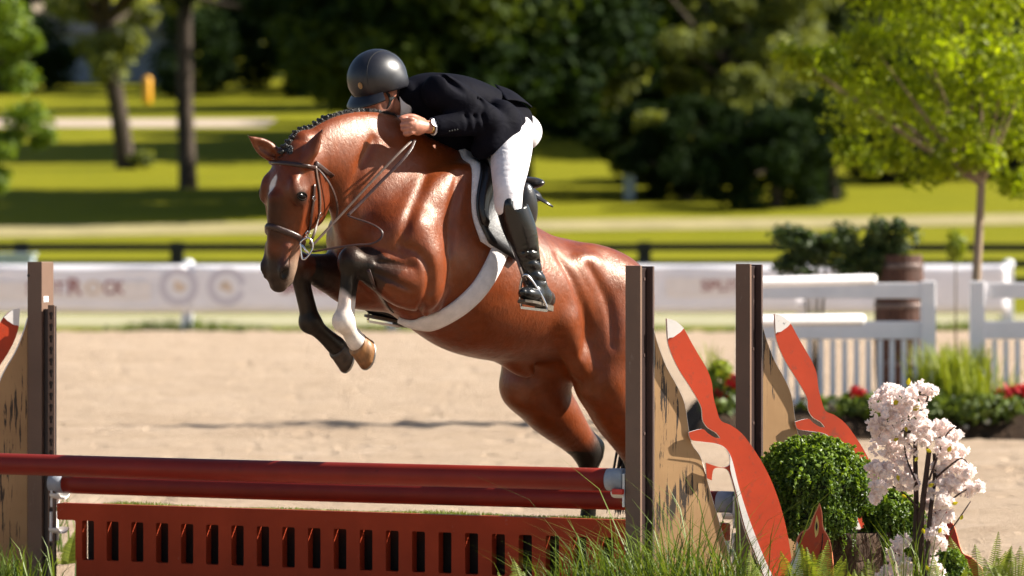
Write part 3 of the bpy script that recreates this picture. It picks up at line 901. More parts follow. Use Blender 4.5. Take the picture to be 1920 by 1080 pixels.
# hooves: coronet centre, axis to the sole, toe direction
def hoof(C, A, T, mat, r0=.052, r1=.066, shoe=True):
    A = A.normalized(); T = (T - A * T.dot(A)).normalized(); W = A.cross(T)
    n = 20; rows = []
    for j, (f, r) in enumerate(((-.12, r0 * .97), (0.0, r0 * 1.03), (.12, r0), (.5, (r0 + r1) / 2), (1.0, r1))):
        ring = []
        for k in range(n):
            a = 2 * math.pi * k / n; ct = math.cos(a)
            ln = .066 + .022 * ct
            ring.append(C + A * ln * f + T * (ct * r * 1.06 + .016 * f) + W * math.sin(a) * r * .94)
        rows.append(ring)
    vs = [p for r in rows for p in r]
    fs = [(j * n + k, j * n + (k + 1) % n, (j + 1) * n + (k + 1) % n, (j + 1) * n + k) for j in range(4) for k in range(n)]
    fs += [tuple(reversed(range(n))), tuple(4 * n + k for k in range(n))]
    h = MB().add(vs, fs, True).build('hoof', mat, horse)
    if shoe:
        ring = [rows[4][k] * .96 + (C + A * .066 + T * .016) * .04 for k in range(n) if math.cos(2 * math.pi * k / n) > -.93]
        k0 = next(k for k in range(n) if math.cos(2 * math.pi * k / n) <= -.93)
        order = [rows[4][(k0 + 1 + i) % n].lerp(C + A * .066 + T * .016, .07) + A * .004 for i in range(n - 1)]
        MB().tube(order, .0065, 6, up=A).build('horseshoe', M_SHOE, h)
    return h
ZU = Vector((0, 0, 1))
hoof(J['LP'] + (-HD * .010 - ZU * .016), -HD * .86 - ZU * .46, -ZU + HD * .2, M_HOOF, .052, .064)
hoof(J['RP'] + (-HD * .010 - ZU * .016), -HD * .84 - ZU * .48, -ZU * .9 + HD * .25, M_HOOF_D, .048, .058)
hoof(J['hl'][4] - ZU * .02, -ZU + HD * .25, HD, M_HOOF_D)
hoof(J['hr'][4] - ZU * .02, -ZU + HD * .25, HD, M_HOOF_D)

# plaited mane: a row of small braids along the crest with short fringe hair
crest = [(524, 287), (538, 273), (552, 262), (570, 247), (590, 234), (612, 223), (635, 214), (662, 209), (690, 207), (718, 209), (742, 216)]
cp = [Vector(p) for p in catmull([HP(x, y, 0) for x, y in crest], 14)]
def crest_top(p):
    h, n, i, t = HBVH.ray_cast(p + ZU * .25, -ZU)
    return h if h is not None and abs(h.z - p.z) < .1 else p
cp = [crest_top(p) for p in cp]
acc = 0; last = cp[0]; bi = 0
braid_me = None
spots = []
for i in range(1, len(cp)):
    acc += (cp[i] - cp[i - 1]).length
    if acc > .0285:
        acc = 0; spots.append((cp[i], (cp[min(i + 2, len(cp) - 1)] - cp[max(i - 2, 0)]).normalized()))
for i, (p, t) in enumerate(spots[:19]):
    if braid_me is None:
        mb = MB()
        mb.ellipsoid((0, 0, .004), ((.0125, 0, 0), (0, .017, 0), (0, 0, .015)), 10, 8)
        mb.ellipsoid((0, -.012, .012), ((.009, 0, 0), (0, .012, 0), (0, 0, .011)), 8, 6)
        mb.ellipsoid((.002, .011, .010), ((.010, 0, 0), (0, .011, 0), (0, 0, .010)), 8, 6)
        braid_me = mb.mesh('braid'); braid_me.materials.append(M_HAIR)
    o = bpy.data.objects.new('braid', braid_me); COL.objects.link(o)
    s = t.cross(ZU).normalized(); u = s.cross(t).normalized()
    sc_ = rnd.uniform(.75, 1.1) * (.9 if i < 11 else .7)
    o.matrix_basis = Matrix.Translation(p + u * .001) @ Matrix((t, s, u)).transposed().to_4x4() @ Matrix.Rotation(rnd.uniform(-.3, .3), 4, 'Z') @ Matrix.Scale(sc_, 4)
    keep(o, horse)
mb = MB()
for i in range(2200):
    f = rnd.random() ** .75; k = int(f * (len(cp) - 1)); p = cp[k].lerp(cp[min(k + 1, len(cp) - 1)], rnd.random())
    t = (cp[min(k + 2, len(cp) - 1)] - cp[max(k - 2, 0)]).normalized()
    s = t.cross(ZU).normalized(); u = s.cross(t)
    L_ = rnd.uniform(.008, .02) * (1.25 if f > .55 else .8)
    b0 = p + s * rnd.uniform(-.014, .014) - u * .004
    d = (u * 1.0 + s * rnd.uniform(-.5, .5) + t * rnd.uniform(-.6, .4)).normalized()
    e = t * .0016
    mb.add([b0 - e, b0 + e, b0 + d * L_], [(0, 1, 2)])
mb.build('mane_fringe', M_HAIR, horse)
mb = MB()
fore = Q(-.005, .06, 0)
for i in range(60):
    a = rnd.uniform(-.03, .03); p = Q(rnd.uniform(-.03, .01), .055, a)
    h, n, _, _ = HBVH.find_nearest(p)
    mb.tube([h, h + n * .008 + HDN * .012, h + n * .006 + HDN * rnd.uniform(.02, .045)], [.004, .0035, .001], 5)
mb.build('forelock', M_HAIR, horse)
# tail
mb = MB()
tp = catmull([B(-1.26, -.19, 0), B(-1.32, -.26, 0), HP(1206, 690, -.01), HP(1202, 780, -.03), HP(1186, 880, -.05), HP(1170, 980, -.06)], 5)
for i in range(160):
    ox, oy, oz = (rnd.gauss(0, .035) for _ in range(3))
    k = len(tp) - rnd.randint(1, 6)
    mb.tube([Vector(p) + Vector((ox, oy, oz * .4)) * min(1, .25 + j / k) for j, p in enumerate(tp[:k])], [.006] * (k - 1) + [.001], 4, False)
mb.build('tail', M_HAIR, horse)
# ------------------------------------------------------------------ tack
M_LEATHER = simple('dark_brown_leather', (.035, .014, .010), .34, .3, 40, .5, 0, .3, 160)
M_LEATHER_LIT = simple('sunlit_leather', (.085, .05, .035), .45, .3, 60, .5, 0, .3, 200)  # paler copy of the leather, sunlight on the straps put into its colour
M_BLACK_L = simple('black_saddle_leather', (.012, .011, .012), .30, .3, 30, .5, 0, .25, 140)
M_STEEL = simple('polished_steel', (.62, .62, .64), .18, .1, 30, .5, 1, 0)
M_FLEECE = simple('white_fleece', (.76, .73, .76), .95, .10, 30, .1, 0, .9, 140, sheen=.4, dist=.012)
M_GIRTH = simple('white_fleece_girth', (.72, .68, .67), .95, .12, 22, .1, 0, .8, 170, sheen=.4, dist=.008)

def ring_pts(t, slope, a0, a1, n, off, fc=-.03):
    """points around the head at distance t below the poll, cast outwards onto the skin"""
    c = Q(t, fc, 0); pts, nr = [], []
    for i in range(n):
        a = a0 + (a1 - a0) * i / (n - 1)
        d = (HN * math.cos(a) + HL * math.sin(a) + HDN * slope * -math.cos(a)).normalized()
        h, nn, _, _ = HBVH.ray_cast(c, d, .4)
        if h is None: continue
        if nn.dot(d) < 0: nn = -nn
        pts.append(h + nn * off); nr.append(nn)
    return pts, nr

bridle = empty('bridle', POLL)
tag(bridle, 'brown leather bridle with steel D ring bit on the bay horse', 'bridle')
p_, n_ = ring_pts(.392, .28, -math.pi, math.pi, 40, .004)
band(p_[:-1], n_[:-1], .030, .010, 'noseband', M_LEATHER, bridle, .35, True)
p_, n_ = ring_pts(.062, .0, -1.75, 1.62, 26, .004, -.02)
band(p_, n_, .021, .007, 'browband', M_LEATHER, bridle, .3)
p_, n_ = ring_pts(.040, .35, 1.62, 2 * math.pi - 1.62, 16, .006, -.02)
band(p_, n_, .024, .006, 'headpiece', M_LEATHER, bridle)
strap([(591, 311), (594, 335), (598, 360), (599, 385), (596, 410), (590, 435), (581, 458)], .005, .013, .005, 'cheekpiece', M_LEATHER_LIT, bridle)
strap([(588, 345), (586, 375), (582, 405), (578, 430), (573, 448)], .008, .015, .005, 'cheekpiece', M_LEATHER, bridle)
for (x, y) in ((598, 402), (586, 372), (578, 438)):
    c, n = on(x, y, .010)
    u = n.orthogonal().normalized(); w = n.cross(u)
    MB().tube([c + (u * sx * .008 + w * sy * .010) for sx, sy in ((-1, -1), (1, -1), (1, 1), (-1, 1), (-1, -1))], .0018, 6).build('buckle', M_STEEL, bridle)
# bit: D ring on the near side
bc, bn = on(574, 466, .012)
dring = [(563, 455), (564, 466), (567, 486), (577, 481), (586, 467), (586, 456), (579, 446), (570, 448), (563, 455)]
def at_depth(px, py, y): return P(px, py, y)
MB().tube(catmull([P(x, y, bc.y - .012) for x, y in dring], 3), .0042, 8).build('bit_ring', M_STEEL, bridle)
MB().tube([P(566, 459, bc.y - .012), P(572, 468, bc.y - .008), P(580, 476, bc.y - .012)], .005, 8).build('bit_mouthpiece', M_STEEL, bridle)
# reins: near rein straight from bit to hand, and the slack lower rein
HAND = HP(782, 240, .21)
def clear(px, py, y0, off):
    o = Vector((0, 0, CAMZ)); d = (P(px, py, 20) - o).normalized()
    h, n, _, _ = HBVH.ray_cast(o, d)
    y = y0
    if h is not None: y = min(y0, h.y - off)
    return P(px, py, y)
def rein(path, y0, y1, off, w, name, mat):
    q = catmull(path, 8); m = len(q); pts = []
    for i, (x, y) in enumerate(q):
        pts.append(clear(x, y, y0 + (y1 - y0) * i / (m - 1), off))
    ys = np.array([p.y for p in pts])
    for _ in range(6): ys[1:-1] = np.minimum(ys[1:-1], .5 * ys[1:-1] + .25 * (ys[:-2] + ys[2:]))
    pts = [P(q[i][0], q[i][1], ys[i]) for i in range(m)]
    nr = [Vector((.35, -.75, .55)).normalized()] * m
    return band(pts, nr, w, .0035, name, mat, bridle)
rein([(583, 463), (640, 402), (700, 337), (748, 287), (774, 262)], bc.y - .015, HAND.y, .012, .012, 'rein', M_LEATHER_LIT)
rein([(586, 472), (625, 465), (665, 459), (695, 457), (713, 448), (717, 436), (708, 426), (690, 417), (665, 409), (652, 404)], bc.y - .015, bc.y + .05, .02, .010, 'rein', M_LEATHER)
rein([(652, 404), (680, 376), (715, 340), (750, 305), (770, 280), (778, 262)], bc.y + .05, HAND.y, .010, .015, 'rein', M_LEATHER)
_ty = on(596, 316)[0].y
rein([(593, 313), (605, 326), (618, 344), (628, 366), (633, 390), (631, 412)], _ty - .01, on(612, 400)[0].y + .02, .006, .012, 'throatlatch', M_LEATHER)
strap([(690, 505), (703, 535), (722, 565), (738, 584)], .008, .018, .005, 'martingale_strap', M_LEATHER, bridle)

saddle = empty('saddle', (WO.x, WO.y, WO.z))
tag(saddle, 'black leather jumping saddle with white fleece girth under the rider', 'saddle')
def wrap(a, ang, off):
    """point on the trunk at section a, angle from up towards the horse's left"""
    c = B(a, -.40, 0); d = (UPV * math.cos(ang) + LF * math.sin(ang)).normalized()
    o = c + d * .75
    h, n, _, _ = HBVH.ray_cast(o, -d)
    if n.dot(d) < 0: n = -n
    return h + n * off, n
def wrap_sheet(name, mat, parent, fn, nu, nv, thick, off, soft=3):
    """sheet fn(u, v) -> (a, angle) laid over the back, given thickness"""
    grid = []
    for i in range(nu):
        row = []
        for j in range(nv):
            a, g = fn(i / (nu - 1), j / (nv - 1)); row.append(wrap(a, g, off))
        grid.append(row)
    top = [[p + n * thick * (0.25 if (i in (0, nu - 1) or j in (0, nv - 1)) else 1) for j, (p, n) in enumerate(r)] for i, r in enumerate(grid)]
    vs = [p for r in grid for p, n in r] + [p for r in top for p in r]
    N = nu * nv; fs = []
    for i in range(nu - 1):
        for j in range(nv - 1):
            q = (i * nv + j, (i + 1) * nv + j, (i + 1) * nv + j + 1, i * nv + j + 1)
            fs.append(tuple(N + x for x in q)); fs.append(tuple(reversed(q)))
    per = [i * nv for i in range(nu)] + [(nu - 1) * nv + j for j in range(1, nv)] + [i * nv + nv - 1 for i in range(nu - 2, -1, -1)] + [j for j in range(nv - 2, 0, -1)]
    for i in range(len(per)):
        a, b = per[i], per[(i + 1) % len(per)]; fs.append((a, b, N + b, N + a))
    mb = MB().add(vs, fs, True)
    o = mb.build(name, mat, parent)
    bm = bmesh.new(); bm.from_mesh(o.data); bmesh.ops.recalc_face_normals(bm, faces=bm.faces[:]); bm.to_mesh(o.data); bm.free()
    return o
def pad_fn(u, v):
    g = (v * 2 - 1) * 1.62; s = abs(g) / 1.62
    f = .04 - .04 * s + .06 * math.sin(s * math.pi) * .5 - .10 * s ** 3; bk = -.37 + .10 * s ** 2.5
    return f + (bk - f) * u, g
pad = wrap_sheet('saddle_pad', M_FLEECE, None, pad_fn, 22, 40, .022, .002)
tag(pad, 'white fleece saddle pad between the black saddle and the bay horse', 'saddle pad')
def flap_fn(u, v):
    g = .40 + v * 1.22
    f = .0 - .02 * v + .035 * math.sin(v * math.pi) - .11 * v ** 3; bk = -.44 + .02 * v + .10 * v ** 2
    return f + (bk - f) * u, g
for s in (1, -1):
    wrap_sheet('flap', M_BLACK_L, saddle, (lambda u, v, s=s: (flap_fn(u, v)[0], s * flap_fn(u, v)[1])), 14, 18, .012, .028)
    wrap_sheet('knee_roll', M_BLACK_L, saddle, (lambda u, v, s=s: (flap_fn(.02 + .14 * u, .12 + .7 * v)[0], s * flap_fn(.02 + .14 * u, .12 + .7 * v)[1])), 8, 14, .03, .034)
def seat_fn(u, v):
    return .0 - .46 * u, (v * 2 - 1) * .5
seat = wrap_sheet('seat', M_BLACK_L, saddle, seat_fn, 18, 14, .035, .03)
me = seat.data
cant = B(-.50, 0, 0)
for v in me.vertices:
    r = v.co - WO; a = r.dot(FW)
    v.co += UPV * (.10 * max(0, (-a - .26) / .2) ** 1.6 + .05 * max(0, (a + .10) / .1) ** 2)
strap([(991, 362), (1003, 370), (1006, 372)], .05, .02, .006, 'keeper_strap', M_BLACK_L, saddle)
MB().ellipsoid(HP(984, 344, .12), (LF * .13, HD * .05, ZU * .032 + HD * -.01), 20, 12).build('cantle', M_BLACK_L, saddle)
MB().ellipsoid(HP(990, 385, .285), (LF * .035, HD * .055 + ZU * .02, ZU * .105), 16, 12).build('rear_panel', M_BLACK_L, saddle)
kd = on(1003, 372, .05)[0]
band([P(990, 361, kd.y - .04), P(1006, 369, kd.y - .05), P(1022, 378, kd.y - .06), P(1037, 388, kd.y - .06)], [Vector((.3, -.6, .7))] * 4, .022, .006, 'skirt_strap', M_BLACK_L, saddle, widths=[.028, .026, .022, .008])
# girth
strap([(947, 440), (936, 470), (920, 505), (898, 540), (868, 570), (833, 593), (806, 604), (785, 607), (766, 604), (750, 597)], .010, .098, .020, 'girth', M_GIRTH, saddle, 6, .25, lambda f: .098 if f < .7 else .098 - .06 * (f - .7) / .3)
# stirrup leather and iron on the near side
def LP_(px, py, lat): return HP(px, py, lat)
band([LP_(958, 440, .42), LP_(968, 482, .445), LP_(978, 512, .475), LP_(983, 527, .48)], [Vector((.3, -.9, .2))] * 4, .013, .004, 'stirrup_leather', M_LEATHER_LIT, saddle)
band([LP_(966, 470, .42), LP_(976, 500, .45), LP_(986, 526, .475)], [Vector((.3, -.9, .2))] * 3, .012, .004, 'stirrup_leather', M_LEATHER_LIT, saddle)
def iron(top, a, b, tread_l, name='stirrup'):
    s = MB().tube(catmull([a, a.lerp(top, .45) + (a - b) * .12, top + (a - b) * .12, top + (b - a) * .12, b.lerp(top, .45) + (b - a) * .12, b], 5), .0065, 8).build(name, M_STEEL, saddle)
    d = (b - a); n = Vector((0, 0, -1)); w = d.cross(n).normalized()
    vs = []
    for p in (a, b):
        for x, y in ((-.03, 0), (.03, 0), (.03, -.012), (-.03, -.012)): vs.append(p + w * x + Vector((0, 0, y)))
    MB().add(vs, [(0, 1, 5, 4), (1, 2, 6, 5), (2, 3, 7, 6), (3, 0, 4, 7), (3, 2, 1, 0), (4, 5, 6, 7)]).build('tread', M_STEEL, s)
    return s
iron(LP_(986, 519, .485), LP_(977, 574, .44), LP_(1027, 580, .53), .06)
iron(HP(712, 556, -.43), HP(690, 600, -.475), HP(748, 610, -.395), .06)
# ------------------------------------------------------------------ the rider
M_SKIN = None
def mat_skin():
    m, nt, b = nodes_of('sunburnt_skin')
    v = tex_coord(nt)
    nt.links.new(ramp(nt, noise(nt, v, 45, 5, .6), [(.3, (.33, .125, .075)), (.7, (.50, .22, .145))]), b.inputs['Base Color'])
    b.inputs['Roughness'].default_value = .45
    b.inputs['Subsurface Weight'].default_value = .12
    b.inputs['Subsurface Radius'].default_value = (.01, .004, .002)
    bump(nt, b, noise(nt, v, 260, 3, .6), .25, .002)
    return m
def mat_cloth(name, col, rough, wscale, bstr, sheen=.2):
    m, nt, b = nodes_of(name)
    v = tex_coord(nt)
    n = noise(nt, v, 9, 4, .55)
    nt.links.new(ramp(nt, n, [(.3, tuple(c * .8 for c in col)), (.7, tuple(min(1, c * 1.15) for c in col))]), b.inputs['Base Color'])
    b.inputs['Roughness'].default_value = rough
    b.inputs['Specular IOR Level'].default_value = .05
    b.inputs['Sheen Weight'].default_value = sheen
    b.inputs['Sheen Roughness'].default_value = .4
    mm = nt.nodes.new('ShaderNodeMath'); mm.operation = 'MULTIPLY_ADD'
    nt.links.new(noise(nt, v, 420, 2, .5), mm.inputs[0]); mm.inputs[1].default_value = .08
    w = noise(nt, tex_coord(nt, 'Object', (1, 1, 1.6)), wscale, 3, .5, 1.2)
    nt.links.new(w, mm.inputs[2])
    bump(nt, b, mm.outputs[0], bstr, .02)
    return m
M_SKIN = mat_skin()
M_JACKET = mat_cloth('navy_jacket_wool', (.0042, .0042, .0078), .75, 10, .26, .0)
M_BREECH = mat_cloth('white_breeches', (.76, .73, .76), .8, 13, .25)
M_SHIRT = simple('white_shirt', (.75, .75, .8), .8, .06, 40, .3, 0, .1, 300)
M_BOOT = simple('black_boot_leather', (.009, .009, .009), .24, .3, 20, .5, 0, .2, 70)
M_SOLE = simple('worn_boot_sole', (.09, .07, .05), .6, .4, 40, .4, 0, .4, 120)
M_HELM = simple('matte_black_helmet', (.008, .008, .012), .38, .25, 30, .55, 0, .12, 500)
M_STRAP = simple('black_webbing', (.012, .012, .012), .7, .2, 80, .3, 0, .3, 300)
M_GOLD = simple('gold_bracelet', (.75, .55, .25), .25, .1, 30, .5, 1, 0)
M_DIAL = simple('blue_watch_dial', (.05, .09, .20), .2, .2, 60, .5, 0, 0)
M_HAIRR = simple('short_grey_brown_hair', (.06, .04, .03), .6, .4, 90, .3, 0, .5, 200)

rider = empty('person', (HP(905, 240, 0).x, HP(905, 240, 0).y, HP(905, 240, 0).z))
tag(rider, 'rider in dark jacket, white breeches and black helmet folded over the horse', 'person')

# head frame of the rider
RL = -.07
HC = HP(706, 160, RL)                                  # middle of the skull
RF = (HD * .93 - ZU * .30 + LF * .10).normalized()     # face direction
RL_ = (LF - RF * LF.dot(RF)).normalized()
RU = RL_.cross(RF) if RL_.cross(RF).z > 0 else RF.cross(RL_)
def R(f, l, u): return HC + RF * f + RL_ * l + RU * u
def hand_sdf(S, W, Kc, s):
    """fist: wrist W, knuckle centre Kc; s = side sign"""
    fw = (Kc - W).normalized()
    up = (ZU - fw * ZU.dot(fw)).normalized(); out = fw.cross(up)
    if out.dot(LF) * s < 0: out = -out                 # back of the hand looks outwards
    S.chain([W - fw * .05, W, W.lerp(Kc, .45), W.lerp(Kc, .8)], [.027, .027, .030, .026], k=.015)
    S.ell(W.lerp(Kc, .62), (fw, up, out), (.045, .042, .024), k=.015)
    for i in range(4):                                 # index (top) to little finger
        o = up * (.033 - .0205 * i); ln = (.046, .050, .047, .038)[i]
        k0 = Kc + o * 1.0 + out * .006 - fw * .004 * abs(i - 1.3)
        k1 = k0 + fw * ln * .55 - out * ln * .62 - up * .005
        k2 = k1 - fw * ln * .50 - out * ln * .42 - up * .004
        k3 = k2 - fw * ln * .42 + out * ln * .22
        S.chain([W.lerp(Kc, .75) + o * .8, k0, k1], [.0105, .0115, .0098], k=.005, n=4)
        S.chain([k1, k2, k3], [.0098, .0092, .0082], k=.004, n=4)
    t0 = W.lerp(Kc, .3) + up * .026 - out * .006
    t1 = W.lerp(Kc, .7) + up * .046 - out * .016; t2 = Kc + up * .046 - out * .026; t3 = Kc + up * .040 + fw * .026 - out * .032
    S.chain([t0, t1, t2, t3], [.016, .0135, .0115, .0088], k=.008, n=4)
LW, LKN = HP(806, 238, .215), HP(768, 237, .215)
RW, RKN = HP(742, 246, -.15), HP(715, 246, -.15)
def build_body():
    S = SDF((-1.0, 20.2, 1.9), (.25, 21.95, 2.72), .0048)
    hx = (RF, RL_, RU)
    S.ell(R(-.01, 0, .02), hx, (.098, .076, .105), k=.01)
    S.ell(R(.045, 0, -.055), hx, (.062, .062, .085), k=.03)          # face
    S.ell(R(.055, 0, -.125), hx, (.040, .042, .035), k=.03)          # chin
    for s in (1, -1):
        S.chain([R(-.015, .063 * s, -.06), R(.01, .058 * s, -.105), R(.055, .025 * s, -.135)], [.018, .016, .016], k=.025)   # jaw
        S.ell(R(.072, .040 * s, -.045), hx, (.022, .024, .018), k=.02)
        S.ell(R(.088, .031 * s, -.012), hx, (.012, .016, .010), k=.012)
        S.ell(R(.104, .031 * s, -.024), hx, (.010, .014, .009), k=.008, op='cut')
        S.ell(R(.092, .031 * s, -.024), hx, (.010, .011, .009), k=.006)
        S.ell(R(-.022, .079 * s, -.035), hx, (.022, .010, .034), k=.008)        # ear
        S.ell(R(-.018, .090 * s, -.032), hx, (.011, .008, .020), k=.006, op='cut')
    S.chain([R(.095, 0, -.012), R(.118, 0, -.045), R(.108, 0, -.058)], [.010, .014, .014], k=.015)
    S.ell(R(.098, 0, -.083), hx, (.010, .022, .008), k=.008)
    S.ell(R(.095, 0, -.096), hx, (.010, .019, .007), k=.008)
    nb = HP(790, 185, .0)
    S.chain([R(-.03, 0, -.05), R(-.05, 0, -.10), nb], [.058, .055, .07], k=.03)
    S.chain([nb, HP(850, 195, 0), HP(930, 225, 0)], [.09, .12, .11], k=.03)
    for s, W, Kn, sh, el in ((1, LW, LKN, HP(832, 180, .17), HP(912, 228, .275)), (-1, RW, RKN, HP(760, 180, -.17), HP(815, 236, -.285))):
        S.chain([sh, el], [.045, .035], k=.03); S.chain([el, W], [.038, .027], k=.02)
        hand_sdf(S, W, Kn, s)
    return S
V_, F_ = build_body().mesh(1)
rb = link('body', mesh_np('rider_body', V_, F_), M_SKIN, rider)
# helmet: shell, rim, visor, harness, badge
HX = R(-.008, 0, .028)
hel_rows = []; nn_ = 40
def helmet_shell():
    S = SDF(tuple(Vector(HX) - Vector((.24, .24, .24))), tuple(Vector(HX) + Vector((.24, .24, .24))), .004)
    hx = (RF, RL_, RU)
    S.ell(HX + RU * .012, hx, (.150, .123, .128), k=0)
    S.ell(HX - RF * .025 - RU * .01, hx, (.128, .121, .115), k=.03)
    for s in (1, -1): S.ell(HX - RF * .03 + RL_ * .095 * s - RU * .05, hx, (.07, .03, .055), k=.03)
    # open below: rim rises over the ears
    S.ell(HX - RU * .155 + RF * .02, hx, (.24, .3, .105), k=.008, op='cut')
    S.ell(HX + RU * .004, hx, (.132, .106, .112), k=.004, op='cut')
    return S
V_, F_ = helmet_shell().mesh(2)
helmet = link('helmet', mesh_np('helmet', V_, F_), M_HELM, rider)
tag(helmet, 'matte black riding helmet with short visor')
# raised centre seam and visor
vis = []
for j in range(4):
    for i in range(17):
        a = (i / 16 - .5) * 2.0; rr = .142 + .014 * j * math.cos(a * .75); dz = -.045 - .010 * j * math.cos(a * .8) - .012 * (j / 3) ** 2
        vis.append((rr * math.cos(a), rr * math.sin(a) * .82, dz))
vv = [HX + RF * (x * 1.0) + RL_ * y + RU * z for x, y, z in vis] + [HX + RF * x + RL_ * y + RU * (z - .005) for x, y, z in vis]
ff = []
for j in range(3):
    for i in range(16):
        q = (j * 17 + i, j * 17 + i + 1, (j + 1) * 17 + i + 1, (j + 1) * 17 + i); ff += [q, tuple(68 + x for x in reversed(q))]
ff += [(3 * 17 + i, 3 * 17 + i + 1, 68 + 3 * 17 + i + 1, 68 + 3 * 17 + i) for i in range(16)]
MB().add(vv, ff, True).build('visor', M_HELM, helmet)
seam = [HX + RU * .012 + RF * .151 * math.cos(a) + RU * .129 * math.sin(a) for a in [math.radians(x) for x in range(-12, 190, 6)]]
seam2 = []
for a in [math.radians(x) for x in range(-5, 186, 5)]:
    seam2.append(HX + RU * .012 + RF * (.1495 * math.cos(a) * .82 + .012) + RL_ * .068 * (1 if True else 0) * (1) + RU * .128 * math.sin(a) * .83)
pl_ = []
HBV = BVHTree.FromPolygons([tuple(v) for v in V_.tolist()], F_.tolist())
for sgn in (1, -1):
    path = []
    for a in [math.radians(x) for x in range(-2, 178, 6)]:
        d = (RF * math.cos(a) * .8 + RU * math.sin(a) + RL_ * sgn * .42).normalized()
        h, n, _, _ = HBV.ray_cast(HX + RU * .01 + d * .4, -d)
        if h: path.append(h)
    if len(path) > 3: MB().tube(path, .0016, 5).build('shell_seam', M_STRAP, helmet)
d = (RF * .93 + RU * .06 + RL_ * .22).normalized()
h, n, _, _ = HBV.ray_cast(HX + d * .4, -d)
if n.dot(d) < 0: n = -n
u = (RU - n * RU.dot(n)).normalized(); w = u.cross(n)
pts = [h + n * .002 + u * .016 * math.cos(a) + w * .011 * math.sin(a) for a in [i * math.pi / 6 for i in range(12)]]
mb = MB(); mb.add(pts + [p + n * .004 for p in pts], [tuple(range(12, 24))] + [(i, (i + 1) % 12, 12 + (i + 1) % 12, 12 + i) for i in range(12)])
mb.tube([h + n * .007 - u * .008 - w * .004, h + n * .007 + w * .005, h + n * .007 + u * .008 - w * .003], .0018, 5)
mb.build('badge', simple('bronze_badge', (.32, .22, .12), .35, .3, 60, .5, .8, .2), helmet)

for s in (1, -1):
    side = [R(.035, .082 * s, .0), R(.028, .084 * s, -.03), R(.015, .079 * s, -.075), R(.04, .045 * s, -.135), R(.045, 0, -.165)]
    band([Vector(p) for p in catmull(side, 5)], [RL_ * s] * 21, .016, .003, 'chin_strap', M_STRAP, helmet)
    side = [R(-.075, .080 * s, .0), R(-.05, .084 * s, -.045), R(.015, .079 * s, -.075)]
    band([Vector(p) for p in catmull(side, 5)], [RL_ * s] * 11, .015, .003, 'chin_strap', M_STRAP, helmet)
    MB().ellipsoid(R(.032, .088 * s, -.018), (RF * .009, RL_ * .004, RU * .012), 10, 6).build('strap_buckle', M_STEEL, helmet)
# hair at the nape
mb = MB()
for i in range(220):
    s = rnd.choice((1, 1, -1)); a = rnd.uniform(-.09, -.02)
    b0 = R(a, .074 * s + rnd.uniform(-.004, .004), rnd.uniform(-.065, -.01)); mb.tube([b0, b0 - RU * .014 + RL_ * s * .003], [.0016, .0006], 4, False)
tag(mb.build('hair', M_HAIRR, rider), kind='stuff')
# shirt collar and cuff
def torus_band(c, ax, r, w, th, name, mat, parent, sq=1.0, up=None):
    ax = ax.normalized(); u = (up or ax.orthogonal()).normalized(); u = (u - ax * u.dot(ax)).normalized(); v = ax.cross(u); n = 28
    pts = [c + u * r * math.cos(2 * math.pi * i / n) + v * r * sq * math.sin(2 * math.pi * i / n) for i in range(n)]
    nr = [(p - c).normalized() for p in pts]
    return band(pts, nr, w, th, name, mat, parent, closed=True)
nka = R(-.05, 0, -.10); nkb = HP(790, 185, .0)
torus_band(nka.lerp(nkb, .42), nkb - nka, .078, .055, .005, 'shirt_collar', M_SHIRT, rider)
torus_band(LW.lerp(HP(912, 228, .275), .10), HP(912, 228, .275) - LW, .039, .04, .004, 'shirt_cuff', M_SHIRT, rider)
